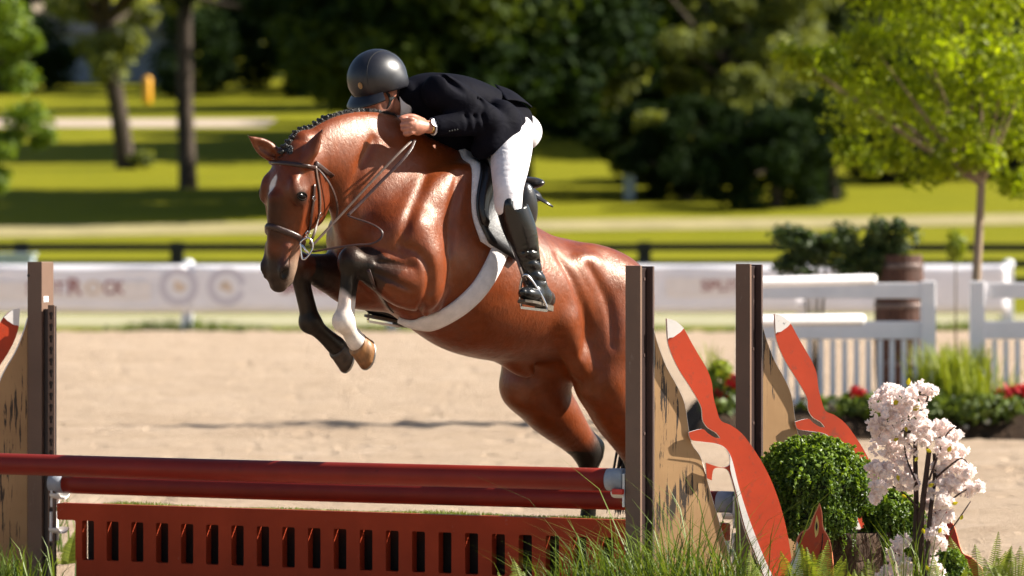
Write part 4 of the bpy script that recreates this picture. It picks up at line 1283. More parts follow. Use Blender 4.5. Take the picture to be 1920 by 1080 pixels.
# jacket
def build_jacket():
    S = SDF((-1.0, 20.2, 1.85), (.42, 22.1, 2.72), .0055)
    tor = [((764, 176), .07, .062), ((788, 180), .165, .098), ((812, 183), .205, .118), ((852, 192), .21, .130), ((895, 207), .20, .125), ((932, 226), .19, .118), ((945, 234), .175, .11), ((950, 240), .16, .10)]
    secs = []
    pts = [HP(*c, 0) for c, w, h in tor]
    for i, (c, w, h) in enumerate(tor):
        t = (pts[min(i + 1, len(pts) - 1)] - pts[max(i - 1, 0)]).normalized(); u = t.cross(LF); u = -u if u.z < 0 else u
        secs.append((pts[i], LF, u, w, h, -.05))
    S.loft(secs, k=.01)
    S.chain([HP(800, 190, 0), HP(850, 245, 0), HP(905, 275, 0)], [.10, .12, .10], k=.06)       # front of the coat
    for s in (1, -1):
        sx = 0 if s > 0 else -92
        sh, el = HP(826 + sx, 172, .18 * s), (HP(914, 226, .28) if s > 0 else HP(815, 236, -.29))
        w = LW if s > 0 else RW
        S.chain([sh, sh.lerp(el, .5) + ZU * .008, el], [.088, .080, .066], k=.04)
        S.chain([el, el.lerp(w, .5), el.lerp(w, .90)], [.066, .060, .047], k=.03)
        e2 = el.lerp(w, .93); S.cone(e2, e2 + (w - el).normalized() * .05, .040, .040, k=.004, op='cut')
        # creases inside the elbow and on the sleeve
        for j in range(2):
            f = .62 + .1 * j; c = sh.lerp(el, f)
            S.chain([c + ZU * .075 - HD * .01, c + LF * .07 * s + ZU * .03, c + LF * .075 * s - ZU * .03 + HD * .03], [.003, .005, .003], k=.022, op='cut')
        for j in range(3):
            c = el.lerp(w, .18 + .14 * j)
            S.chain([c + ZU * .06, c + LF * .058 * s + ZU * .015 + HD * .012, c + LF * .05 * s - ZU * .035], [.002, .0035, .002], k=.02, op='cut')
        for j in range(3):
            c = sh + (el - sh) * (.02 + .10 * j)
            S.chain([c + ZU * .09 + HD * .03, c + LF * .085 * s + ZU * .03], [.003, .006], k=.025, op='cut')
    # skirt and side panel
    S.loft([(HP(930, 235, .08), LF, ZU, .19, .10, 0), (HP(945, 230, .05), LF, ZU, .17, .085, 0), (HP(952, 224, .04), LF, ZU, .14, .05, 0)], k=.04)
    S.ell(HP(940, 226, .04), (LF, HD, ZU), (.18, .10, .10), k=.03)
    S.loft([(HP(940, 220, .235), LF, ZU, .075, .085, 0), (HP(952, 226, .245), LF, ZU, .070, .085, 0), (HP(962, 226, .24), LF, ZU, .05, .065, 0)], k=.03)
    S.chain([HP(945, 235, .26), HP(918, 262, .27), HP(902, 280, .24)], [.075, .066, .05], k=.04)
    return S
V_, F_ = build_jacket().mesh(2, 4, lambda V: np.ones(len(V)))
jk = link('jacket', mesh_np('jacket', V_, F_), M_JACKET, rider)
# collar, tail flap, cuff buttons
col_p = nka.lerp(nkb, .72)
torus_band(col_p, nkb - nka, .095, .05, .008, 'jacket_collar', M_JACKET, jk)
fl = [HP(938, 172, .14), HP(960, 177, .16), HP(978, 185, .17), HP(993, 197, .17)]
band([Vector(p) for p in catmull(fl, 4)], [Vector((.2, -.35, .9)).normalized()] * 13, .1, .006, 'coat_tail', M_JACKET, jk, widths=[.20 - .0118 * i for i in range(13)])
JBV = BVHTree.FromPolygons([tuple(v) for v in V_.tolist()], F_.tolist())
for i in range(4):
    o_ = Vector((0, 0, CAMZ)); d = (P(842 + 5 * i, 246 - i, 20) - o_).normalized(); h, n, _, _ = JBV.ray_cast(o_, d)
    if h: MB().ellipsoid(h, (Vector((.005, 0, 0)), Vector((0, .004, 0)), Vector((0, 0, .005))), 8, 6).build('cuff_button', M_STRAP, jk)
# watch
wc = LW.lerp(LKN, -.02); wax = (LKN - LW).normalized()
watch = torus_band(wc, wax, .0315, .016, .004, 'wristwatch', M_GOLD, None, .92)
tag(watch, 'steel and gold wristwatch on the rider\'s left wrist', 'watch')
wd = (Vector((.1, -.9, .42)) - wax * Vector((.1, -.9, .42)).dot(wax)).normalized(); wu = wax.cross(wd)
def disc(c, n, r, th, m=20):
    n = n.normalized(); u = n.orthogonal().normalized(); v = n.cross(u)
    pts = [c + u * r * math.cos(2 * math.pi * i / m) + v * r * math.sin(2 * math.pi * i / m) for i in range(m)]
    return MB().add(pts + [p + n * th for p in pts], [tuple(reversed(range(m))), tuple(range(m, 2 * m))] + [(i, (i + 1) % m, m + (i + 1) % m, m + i) for i in range(m)])
disc(wc + wd * .030, wd, .0195, .009).build('watch_case', M_STEEL, watch)
disc(wc + wd * .0391, wd, .0150, .001).build('watch_dial', M_DIAL, watch)
# breeches
def build_breeches():
    S = SDF((-.95, 20.1, 1.45), (.5, 22.3, 2.55), .006)
    S.ell(HP(956, 248, .0), (LF, HD, ZU), (.18, .13, .11), k=.01)
    for s in (1, -1):
        if s > 0: q = [HP(957, 240, .15), HP(960, 268, .23), HP(956, 310, .335), HP(953, 350, .405), HP(953, 385, .425)]
        else: q = [HP(900, 240, -.13), HP(850, 275, -.22), HP(790, 325, -.30), HP(765, 370, -.345), HP(765, 390, -.36)]
        S.chain(q, [.092, .098, .090, .072, .064], k=.04)
        S.ell(q[0] - ZU * .01 - HD * .02, (LF, HD, ZU), (.08, .08, .09), k=.05)
    return S
V_, F_ = build_breeches().mesh(2)
link('breeches', mesh_np('breeches', V_, F_), M_BREECH, rider)
# boots
def build_boot(K, C, A, H_, T, s):
    lo = np.min([K, C, A, H_, T], 0) - .12; hi = np.max([K, C, A, H_, T], 0) + .12
    S = SDF(lo, hi, .005)
    up = (K - A).normalized()
    S.chain([K + up * .02, K.lerp(C, .5), C, C.lerp(A, .55), A], [.074, .078, .074, .056, .048], k=.01)
    S.cone(K + up * .05, K + up * .115, .085, .085, k=.006, op='cut')
    S.ell(K + up * .03 - HD * -.035 + LF * .02 * s, (LF, HD, ZU), (.035, .03, .04), k=.03)      # outer top point
    ft = (T - H_); fl_ = ft.length; fd = ft.normalized(); lat_ = fd.cross(ZU).normalized(); upf = lat_.cross(fd); upf = -upf if upf.z < 0 else upf
    S.chain([A, H_.lerp(A, .35) + fd * .02], [.048, .046], k=.03)
    S.loft([(H_ + upf * .03 + fd * fl_ * t, lat_, upf, w, h, .1) for t, w, h in ((.0, .032, .040), (.2, .036, .046), (.45, .040, .044), (.7, .047, .036), (.9, .040, .030), (1.0, .022, .02))], k=.03)
    for j in range(6):
        c = A + up * (.015 + .026 * j); o = HD * .06
        S.chain([c + o + LF * .02 * s, c + LF * .058 * s + ZU * .010 * (1 if j % 2 else -1), c - o + LF * .01 * s - ZU * .012], [.002, .0035, .002], k=.012, op='cut')
    V, F = S.mesh(2)
    b = link('boot', mesh_np('boot', V, F), M_BOOT, rider)
    rows = [(.0, .030), (.12, .034), (.26, .033), (.27, .036), (.45, .040), (.7, .048), (.9, .041), (1.02, .018)]
    vs = []
    for t, w in rows:
        c = H_ + fd * fl_ * t - upf * .004; dn = .026 if t < .265 else .012
        vs += [c + lat_ * w, c - lat_ * w, c - lat_ * w - upf * dn, c + lat_ * w - upf * dn]
    fs = [(i * 4 + k, i * 4 + (k + 1) % 4, (i + 1) * 4 + (k + 1) % 4, (i + 1) * 4 + k) for i in range(len(rows) - 1) for k in range(4)] + [(3, 2, 1, 0), tuple(len(vs) - 4 + k for k in range(4))]
    MB().add(vs, fs).build('sole', M_SOLE, b)
    return b
build_boot(HP(961, 392, .430), HP(978, 440, .440), HP(1002, 528, .455), HP(1028, 572, .44), HP(980, 560, .51), 1)
build_boot(HP(762, 400, -.365), HP(765, 450, -.38), HP(752, 555, -.40), HP(763, 603, -.385), HP(688, 588, -.44), -1)
# ------------------------------------------------------------------ the jump
JT = math.radians(26)
JP = Vector((math.cos(JT), -math.sin(JT), 0)); JQ = Vector((math.sin(JT), math.cos(JT), 0))
FR = Vector(((1200 - 960) * 20 / FPX, 20, 0)); RR = FR + JQ * 1.25
SPAN = 3.92
FL, RL2 = FR - JP * SPAN, RR - JP * SPAN
JR = Matrix((JP, JQ, ZU)).transposed()                    # jump frame rotation
def J3(o, u, v, z): return o + JP * u + JQ * v + ZU * z
WP, WQ = Vector((math.cos(math.radians(-22)), -math.sin(math.radians(-22)), 0)), Vector((math.sin(math.radians(-22)), math.cos(math.radians(-22)), 0))    # wings stand turned out a little
def W3(o, u, v, z): return o + WP * u + WQ * v + ZU * z
def uv_of(o, px, py):
    """board coordinates (u along the rails, z) of a photo pixel in the upright plane through o"""
    k = (px - 960) / FPX
    # o.x + u*JP.x = k*(o.y + u*JP.y)
    u = (k * o.y - o.x) / (WP.x - k * WP.y)
    D = o.y + u * WP.y
    return u, CAMZ - (py - HOR) * D / FPX

def mat_paint(name, col, wear, rough=.5, wear_amt=.5, scale=6, stretch=(1, 1, .25), spec=.4):
    """painted surface with scuffs of another colour"""
    m, nt, b = nodes_of(name)
    v = tex_coord(nt); vs_ = tex_coord(nt, 'Object', stretch)
    n1 = noise(nt, v, 3, 4, .6); n2 = noise(nt, vs_, scale * 4, 6, .75)
    c = ramp(nt, n1, [(.3, tuple(x * .82 for x in col)), (.7, tuple(min(1, x * 1.1) for x in col))])
    c = mixc(nt, ramp(nt, n2, [(.66 - .18 * wear_amt, 0), (.74, .9)]), c, wear)
    nt.links.new(c, b.inputs['Base Color']); b.inputs['Roughness'].default_value = rough; b.inputs['Specular IOR Level'].default_value = spec
    bump(nt, b, n2, .18, .004)
    return m
M_POST = mat_paint('brown_powder_coat', (.150, .088, .060), (.30, .24, .20), .5, .15, 5)
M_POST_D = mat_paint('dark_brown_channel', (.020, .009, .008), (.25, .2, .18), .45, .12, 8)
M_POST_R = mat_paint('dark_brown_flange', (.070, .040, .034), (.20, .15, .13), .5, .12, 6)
M_RAIL = mat_paint('oxblood_rail_paint', (.205, .016, .008), (.105, .011, .006), .45, .2, 2.5, (1, 1, 1), .25)
M_GATE = mat_paint('brick_red_plastic', (.40, .052, .017), (.36, .12, .08), .6, .08, 5, (1, 1, 1), .15)
M_GREY = simple('grey_end_band', (.30, .32, .36), .5, .15, 20)
M_WHITE = simple('white_plastic', (.74, .71, .68), .45, .06, 12, .45, 0, .1, 60)
M_RED = simple('bright_red_plastic', (.55, .025, .012), .4, .1, 20)
M_TURF = mat_leaf('artificial_turf', (.09, .14, .02), (.24, .28, .05), .25)
M_DARKBOX = simple('black_box_board', (.010, .008, .007), .8, .3, 12)

def keyhole_track(o, z0, z1, parent):
    """steel strip with keyhole slots beside the inner edge of the post, facing the approach"""
    pitch = .0585; n = int((z1 - z0) / pitch)
    loops = [[(.072, z0), (.110, z0), (.110, z1), (.072, z1)]]
    for i in range(n):
        zc = z0 + pitch * (i + .5); lp = [(.091 + .0115 * math.cos(a), zc + .010 + .0115 * math.sin(a)) for a in [math.radians(-55 + 290 * k / 8) for k in range(9)]]
        lp += [(.091 - .0055, zc - .018), (.091 + .0055, zc - .018)]
        loops.append(lp)
    t = plate(loops, .004, lambda u, v, d: J3(o, u, -.045 + d, v), 'keyhole_track', M_POST, parent)
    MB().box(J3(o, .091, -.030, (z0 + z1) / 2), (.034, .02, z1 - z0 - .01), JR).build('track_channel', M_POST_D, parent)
    return t

def standard(o, side, label, H=1.70):
    """upright of box section; side = +1 when the rails are to its right"""
    e = empty('jump_standard', o)
    tag(e, label, 'jump standard')
    MB().box(J3(o, 0, 0, .012), (.5, .45, .024), JR, .004).build('foot_plate', M_POST_D, e)
    if side > 0:
        MB().box(J3(o, 0, 0, H / 2), (.086, .115, H), JR, .004).build('box_section', M_POST, e)
        keyhole_track(o, .05, H - .22, e)
        MB().box(J3(o, .057, -.030, (H - .22) / 2), (.024, .02, H - .26), JR).build('track_web', M_POST_D, e)
        MB().box(J3(o, .0445, -.02, H - .19), (.003, .045, .03), JR).build('maker_plate', M_WHITE, e)
        disc(J3(o, -.036, -.0575, H - .07), -JQ, .007, .003).build('bolt', M_POST_D, e)
    else:
        MB().box(J3(o, -.013, -.039, H / 2), (.074, .020, H), JR, .003).build('front_section', M_POST, e)
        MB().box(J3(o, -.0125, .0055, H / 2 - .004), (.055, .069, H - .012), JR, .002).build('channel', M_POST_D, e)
        MB().box(J3(o, .0025, .049, H / 2 - .001), (.085, .018, H - .004), JR, .003).build('rear_section', M_POST_R, e)
        for z in (H - .06, H - .40, H - .75): disc(J3(o, .0148, .012, z), JP, .008, .003).build('bolt', M_POST_R, e)
    return e
std_fr = standard(FR, -1, 'brown metal jump standard at the right end of the near rail')
std_rr = standard(RR, -1, 'brown metal jump standard furthest right, behind the leafy bush')
std_rl = standard(RL2, 1, 'brown metal jump standard with keyhole track at the left')
std_fl = standard(FL, 1, 'brown metal jump standard holding the left end of the near rail')

def rail(o, z, off, label, r=.051, u0=.075, u1=SPAN - .07, seed=0):
    """round rail from the left standard o, bands at both ends; slight sag"""
    a, b = J3(o, u0, off, z), J3(o, u1, off, z)
    n = 24; pts = [a.lerp(b, i / n) - ZU * .004 * math.sin(math.pi * i / n) for i in range(n + 1)]
    t = empty('jump_rail', a)
    tag(t, label, 'rail')
    MB().tube(pts[1:-1] if False else [a.lerp(b, .022)] + pts[1:-1] + [a.lerp(b, .978)], r, 28).build('painted_pole', M_RAIL, t)
    for f0, f1 in ((0, .0215), (.9785, 1)):
        MB().tube([a.lerp(b, f0), a.lerp(b, f0 + .002), a.lerp(b, f1)], [r * .97, r * 1.004, r * 1.004], 28).build('end_band', M_GREY, t)
    return t
rail_f = rail(FL, .742, -.012, 'dark red jump rail, the higher one in front')
rail_r = rail(RL2, .575, -.012, 'dark red jump rail just below and behind the higher one')

def cup(o, u, v, z, s, label, mat=M_WHITE, peg=None):
    e = empty('jump_cup', J3(o, u, v, z))
    tag(e, label, 'jump cup')
    MB().box(J3(o, u, v, z - .045), (.012, .075, .15), JR, .004).build('bracket', mat, e)
    pts = []
    for i in range(9):
        a = math.pi + math.pi * i / 8
        pts.append((math.cos(a) * .055, math.sin(a) * .030 + .0))
    vs = []
    for du in (.0, .055 * s):
        for y, z_ in pts: vs.append(J3(o, u + du, v + y, z - .052 + z_))
        for y, z_ in reversed(pts): vs.append(J3(o, u + du, v + y * .88, z - .050 + z_ * .8))
    m = 18
    MB().add(vs, [(i, (i + 1) % m, m + (i + 1) % m, m + i) for i in range(m)] + [tuple(reversed(range(m))), tuple(range(m, 2 * m))]).build('cradle', mat, e)
    if peg: MB().box(J3(o, u + .02 * s, v - .05, z - .05), (.055, .022, .026), JR, .006).build('release_tab', peg, e)
    return e
cup(FR, -.060, -.012, .742, -1, 'white jump cup with red tab at the right end of the higher rail', M_WHITE, M_RED)
cup(FL, .062, -.012, .742, 1, 'white jump cup at the left end of the higher rail')
cup(RL2, .094, -.012, .575, 1, 'white jump cup holding the lower rail on the left standard')
cup(RR, -.060, -.012, .575, -1, 'white jump cup at the right end of the lower rail')

# slotted gate hanging in the rear pair of standards
GZ1, GZ0 = .476, .09
ga, gb = .125, SPAN - .10
outer = [(ga, GZ1), (gb, GZ1), (gb, GZ1 - .085), (gb - .11, GZ1 - .085), (gb - .11, GZ0), (ga + .11, GZ0), (ga + .11, GZ1 - .085), (ga, GZ1 - .085)]
def rnd_loop(pts, r=.012, n=3):
    out = []
    m = len(pts)
    for i in range(m):
        p = np.array(pts[i]); a = np.array(pts[i - 1]) - p; b = np.array(pts[(i + 1) % m]) - p
        a = a / np.linalg.norm(a) * r; b = b / np.linalg.norm(b) * r
        for k in range(n + 1):
            t = k / n; out.append(tuple(p + a * (1 - t) ** 2 + b * t ** 2))
    return out
loops = [rnd_loop(outer)]
ns = 24; s0, s1 = ga + .185, gb - .185
for i in range(ns):
    u = s0 + (s1 - s0) * i / (ns - 1); w = .0355
    loops.append(rnd_loop([(u - w, GZ1 - .085), (u + w, GZ1 - .085), (u + w, GZ1 - .285), (u - w, GZ1 - .285)], .008, 2))
gate_e = empty('slotted_gate', J3(RL2, SPAN / 2, -.02, 0))
tag(gate_e, 'brick red plastic gate with a row of upright slots under the rails', 'gate')
plate(loops, .05, lambda u, v, d: J3(RL2, u, -.045 + d, v), 'slotted_panel', M_GATE, gate_e)
cup(RL2, .094, -.02, GZ1 - .075, 1, 'white gate hook on the left standard below the rail cup')
cup(RR, -.060, -.02, GZ1 - .075, -1, 'white gate hook on the furthest right standard behind the fox')
# turf-topped box standing behind the gate
bx_e = empty('turf_box', J3(RL2, SPAN / 2, .22, 0))
tag(bx_e, 'low dark box topped with artificial turf behind the gate', 'turf box')
MB().box(J3(RL2, SPAN / 2, .20, .2235), (SPAN - .5, .30, .447), JR, .004).build('box', M_DARKBOX, bx_e)
n = 14000
uu = rg.uniform(.27, SPAN - .27, n); vv = rg.uniform(.055, .345, n)
base = np.array(RL2)[None] + uu[:, None] * np.array(JP) + vv[:, None] * np.array(JQ)
V, F = blades(n, base[:, 0], base[:, 1], np.full(n, .446), rg.uniform(.012, .03, n) * (.75 + .35 * np.sin(uu * 5) * np.sin(uu * 2.3)), .0022, .7)
tag(link('turf', mesh_np('turf', V, F), M_TURF, bx_e), kind='stuff')

# wings: tree-trunk board and running fox
def mat_trunk_board():
    m, nt, b = nodes_of('tan_board_with_brushed_bark')
    v = tex_coord(nt, 'Object', (1, 1, 1))
    mp = nt.nodes.new('ShaderNodeMapping'); mp.inputs['Rotation'].default_value = (0, math.radians(-22), 0); mp.inputs['Scale'].default_value = (60, 60, 4.0)
    tc = nt.nodes.new('ShaderNodeTexCoord'); nt.links.new(tc.outputs['Object'], mp.inputs[0])
    n1 = noise(nt, mp.outputs[0], 1.0, 6, .7, .4); big = noise(nt, v, 3.6, 3, .5)
    c = ramp(nt, noise(nt, v, 2.2, 4, .6), [(.3, (.34, .185, .075)), (.7, (.47, .28, .125))])
    th = nt.nodes.new('ShaderNodeMath'); th.operation = 'MULTIPLY_ADD'; th.inputs[1].default_value = .75
    nt.links.new(big, th.inputs[0]); nt.links.new(n1, th.inputs[2])
    c = mixc(nt, ramp(nt, th.outputs[0], [(.965, 0), (1.02, .95)]), c, (.018, .012, .010))
    c = mixc(nt, ramp(nt, n1, [(.30, .5), (.38, 0)]), c, (.20, .10, .045))
    nt.links.new(c, b.inputs['Base Color']); b.inputs['Roughness'].default_value = .6
    bump(nt, b, n1, .2, .003)
    return m
M_TRUNK = mat_trunk_board()
M_FOX = mat_paint('fox_orange_paint', (.46, .043, .009), (.16, .05, .03), .42, .55, 5, (1, 1, 1))
M_FOXW = mat_paint('fox_white_paint', (.74, .70, .66), (.12, .1, .1), .5, .25, 7, (1, 1, 1))
M_EDGE = simple('white_painted_edge', (.80, .76, .70), .5, .08, 20)
M_EDGEO = simple('orange_painted_edge', (.68, .20, .08), .5, .1, 20)
trunk_px = [(1226, 618, 1), (1236, 652), (1251, 690), (1271, 726), (1284, 757), (1291, 800), (1297, 832), (1312, 853), (1321, 880), (1333, 925), (1348, 975), (1364, 1030), (1384, 1090), (1400, 1150), (1410, 1205, 1), (1226, 1205, 1)]
fox_px = [(1245, 597, 1), (1262, 602), (1277, 615), (1291, 640), (1306, 666), (1321, 692), (1330, 716), (1333, 742), (1339, 766), (1347, 788), (1366, 797), (1387, 813), (1407, 839), (1427, 871), (1444, 906), (1457, 942), (1467, 978), (1474, 1012), (1479, 1046), (1482, 1080), (1484, 1120), (1478, 1160, 1),
          (1455, 1150), (1428, 1085), (1407, 1032), (1391, 990), (1380, 948), (1372, 915), (1362, 884), (1350, 877), (1334, 879), (1330, 900, 1), (1321, 896, 1), (1319, 867, 1), (1336, 873), (1352, 876), (1364, 870), (1363, 852), (1354, 838), (1338, 831), (1314, 828), (1292, 824), (1287, 810, 1), (1312, 804), (1323, 812), (1336, 820), (1346, 821, 1), (1338, 811), (1322, 801), (1313, 786), (1311, 765), (1301, 744), (1285, 718), (1269, 693), (1255, 664), (1247, 636)]
tip_px = [(1245, 597, 1), (1262, 602), (1277, 615, 1), (1271, 622), (1264, 627), (1257, 632), (1250, 633), (1247, 636, 1)]
belly_px = [(1293, 826, 1), (1320, 829), (1343, 833), (1357, 842), (1366, 858), (1372, 880), (1378, 905), (1390, 945), (1402, 980), (1418, 1022), (1434, 1060), (1458, 1110), (1470, 1150, 1), (1455, 1148, 1), (1429, 1084), (1408, 1031), (1392, 989), (1381, 947), (1373, 914), (1364, 880), (1363, 853), (1353, 839), (1338, 832, 1)]
def board(o, pix, sm, v0, th, name, mat, parent, mirror=False, edge=None, shift=(0, 0)):
    uv = smooth_poly([(*uv_of(FR, p[0], p[1]),) + tuple(p[2:]) for p in pix], sm)
    sg = -1 if mirror else 1
    return plate([uv], th, lambda u, v, d: W3(o, sg * u + shift[0], v0 + d, v + shift[1]), name, mat, parent, bevel=.0018 if edge is not None and th > .01 else 0, edge_mat=edge)
def wing(o, mirror, l1, l2):
    t = board(o, trunk_px, 3, .0, .012, 'trunk_board', M_TRUNK, None, mirror, M_EDGE)
    tag(t, l1, 'jump wing')
    f = empty('fox_cutout', J3(o, .4 * (-1 if mirror else 1), 0, 0)); tag(f, l2, 'fox cutout')
    board(o, fox_px, 4, -.026, .009, 'fox_board', M_FOX, f, mirror, M_EDGE)
    board(o, tip_px, 3, -.0318, .0025, 'white_tail_tip', M_FOXW, f, mirror, M_EDGE)
    board(o, belly_px, 3, -.0318, .0025, 'white_belly', M_FOXW, f, mirror)
wing(FR, False, 'tan board painted like a tree trunk beside the standard at centre right', 'orange fox cutout with white tail tip in front of the tan board, centre right')
wing(RR, False, 'brown trunk board behind the leafy bush', 'orange fox cutout climbing behind the bush and the pink blossom')
wing(RL2, True, 'tan trunk board at the left edge of the picture', 'orange fox cutout cut off by the left edge of the picture')
# ------------------------------------------------------------------ banner fence along the far side of the arena
M_BANNER = simple('white_vinyl_banner', (.93, .91, .95), .55, .05, 2, .3, 0, .05, 20)
M_BPOST = simple('white_vinyl_post', (.80, .81, .86), .5, .05, 3, .4, 0, 0)
M_BRING = simple('grey_print', (.66, .63, .70), .6, .05, 9, .2, 0, 0)
M_BWHITE = simple('white_print', (.88, .86, .89), .6, .05, 9, .2, 0, 0)
M_BCREAM = simple('cream_print', (.90, .84, .81), .6, .05, 9, .2, 0, 0)
M_BTAN = simple('tan_print', (.74, .60, .47), .6, .2, 9, .2, 0, 0)
M_BRED = simple('maroon_print', (.32, .11, .11), .6, .1, 9, .2, 0, 0)
M_BLACKF = simple('black_stained_board', (.008, .009, .012), .6, .3, 6, .4, 0, .2, 20)
BD = 81.9
def bx_(px): return (px - 960) * BD / FPX
def bz_(py): return CAMZ - (py - HOR) * BD / FPX
def text_mesh(s, h, mat, parent, x, y, z, name='lettering', width=None):
    cu = bpy.data.curves.new('txt', 'FONT'); cu.body = s; cu.size = h; cu.extrude = .001; cu.align_x = 'CENTER'; cu.offset = h * .02
    o = bpy.data.objects.new('txt', cu); COL.objects.link(o)
    me = bpy.data.meshes.new_from_object(o)
    bpy.data.objects.remove(o)
    xs = [v.co.x for v in me.vertices]; w0 = max(xs) - min(xs)
    k = (width / w0) if width else 1
    for v in me.vertices: v.co = Vector((x + v.co.x * k, y - v.co.z, z + v.co.y))
    me.name = name
    return link(name, me, mat, parent)
panel_px = [-420 + 385 * i for i in range(7)]
fpos = 'hidden behind the jumping horse'
where = ['beyond the left edge', 'at far left with maroon lettering and two round emblems', 'left of centre behind the muzzle of the horse', 'directly behind the rider\'s boot and the horse', 'at centre right with maroon lettering between the standards', 'at far right behind the white picket panels']
banners = []
for i in range(6):
    x0, x1 = panel_px[i] + 13, panel_px[i + 1] - 13
    if i == 0: x0 = -300
    z0, z1 = bz_(585), bz_(497)
    xa, xb = bx_(x0 - 14), bx_(x1 + 14)
    e = empty('banner_panel', ((xa + xb) / 2, BD, z0))
    tag(e, 'long white banner panel ' + where[i], 'banner', 'white banners on the arena fence')
    # slightly billowing sheet
    nx, nz = 24, 6; vs = []
    for a in range(nx + 1):
        for b in range(nz + 1):
            f = a / nx; g = b / nz
            vs.append((xa + (xb - xa) * f, BD + .02 * math.sin(f * 9 + i) * math.sin(g * 3.1), z0 + (z1 - z0) * g))
    fs = [(a * (nz + 1) + b, (a + 1) * (nz + 1) + b, (a + 1) * (nz + 1) + b + 1, a * (nz + 1) + b + 1) for a in range(nx) for b in range(nz)]
    o = MB().add(vs, fs, True).build('sheet', M_BANNER, e)
    sm = o.modifiers.new('thickness', 'SOLIDIFY'); sm.thickness = .012; sm.offset = 1
    MB().box(((xa + xb) / 2, BD + .02, z1 - .01), (xb - xa, .04, .05)).build('top_rail', M_BPOST, e)
    MB().box(((xa + xb) / 2, BD + .02, z0 + .01), (xb - xa, .04, .05)).build('bottom_rail', M_BPOST, e)
    banners.append(e)
posts_where = ['beyond the left edge of the picture', 'at the left edge behind the brown standard', 'under the two round emblems', 'just below the horse\'s front hooves', 'hidden behind the horse', 'behind the white picket panels', 'at the right edge']
for i, px in enumerate(panel_px):
    if i == 0: continue
    e = empty('fence_post', (bx_(px), BD, 0))
    tag(e, 'white square banner fence post ' + posts_where[i], 'fence post', 'white posts of the banner fence')
    MB().box((bx_(px), BD + .12, .62), (.21, .16, 1.24), None, .01).build('shaft', M_BPOST, e)
    MB().ellipsoid((bx_(px) + .02, BD + .12, 1.30), ((.11, 0, 0), (0, .11, 0), (0, 0, .09)), 14, 8).build('cap', M_BPOST, e)
def flat_ring(cx, cz, r0, r1, y, name, mat, parent, n=36):
    vs = [(cx + r * math.cos(2 * math.pi * k / n), y, cz + r * math.sin(2 * math.pi * k / n)) for r in (r0, r1) for k in range(n)]
    return MB().add(vs, [(k, (k + 1) % n, n + (k + 1) % n, n + k) for k in range(n)]).build(name, mat, parent)
def flat_poly(pts, y, name, mat, parent):
    return MB().add([(a, y, b) for a, b in pts], [tuple(range(len(pts)))]).build(name, mat, parent)
b1 = banners[1]
yb = BD - .03
for cx in (335, 425):
    c = (bx_(cx), bz_(537)); s = BD / FPX
    flat_ring(*c, 24 * s, 36 * s, yb, 'emblem_ring', M_BRING, b1)
    flat_ring(*c, .01, 23.5 * s, yb, 'emblem_field', M_BWHITE, b1)
    pts = [(c[0] + s * 11 * (1 + .35 * math.sin(3 * a + cx)) * math.cos(a), c[1] + s * 11 * (1 + .3 * math.cos(2 * a + 1)) * math.sin(a)) for a in [i * math.pi / 9 for i in range(18)]]
    flat_poly(pts, yb - .006, 'emblem', M_BTAN, b1)
flat_poly([(bx_(-40), bz_(562)), (bx_(283), bz_(562)), (bx_(283), bz_(528)), (bx_(-40), bz_(528))], yb, 'cream_strip', M_BCREAM, b1)
text_mesh('SPLIT', .30, M_BRED, b1, bx_(86), yb - .006, bz_(550), 'lettering', 72 * BD / FPX)
text_mesh('R', .42, M_BRED, b1, bx_(139), yb - .006, bz_(552), 'lettering', 27 * BD / FPX)
text_mesh('O', .36, M_BTAN, b1, bx_(175), yb - .006, bz_(552), 'lettering')
text_mesh('CK', .34, M_BRED, b1, bx_(213), yb - .006, bz_(551), 'lettering', 40 * BD / FPX)
b4 = banners[4]
flat_poly([(bx_(1250), bz_(556)), (bx_(1478), bz_(556)), (bx_(1478), bz_(520)), (bx_(1250), bz_(520))], yb, 'cream_strip', M_BCREAM, b4)
text_mesh('SPLITROCK', .27, M_BRED, b4, bx_(1396), yb - .006, bz_(545), 'lettering', 165 * BD / FPX)
b2 = banners[2]
text_mesh('SPLITROCK', .27, M_BRED, b2, bx_(600), yb - .006, bz_(550), 'lettering', 150 * BD / FPX)
# black board fence beyond
bf = empty('black_fence', on_ground(960, 108))
tag(bf, 'black board fence running across beyond the white banners', 'fence')
for i in range(-2, 11):
    px = 40 + 292 * i; g = on_ground(px, 108); zt = CAMZ - (453 - HOR) * 108 / FPX
    MB().box((g.x, 108, (g.z + zt) / 2), (.32, .24, zt - g.z), None, .01).build('post', M_BLACKF, bf)
    g2 = on_ground(px + 292, 108)
    for k, zc in enumerate((zt - .13, zt - .55, zt - .95)):
        MB().box(((g.x + g2.x) / 2, 107.85 + .006 * (i % 2), zc + rnd.uniform(-.015, .015)), (g2.x - g.x + .05, .05, .19), None, .008).build('rail', M_BLACKF, bf)

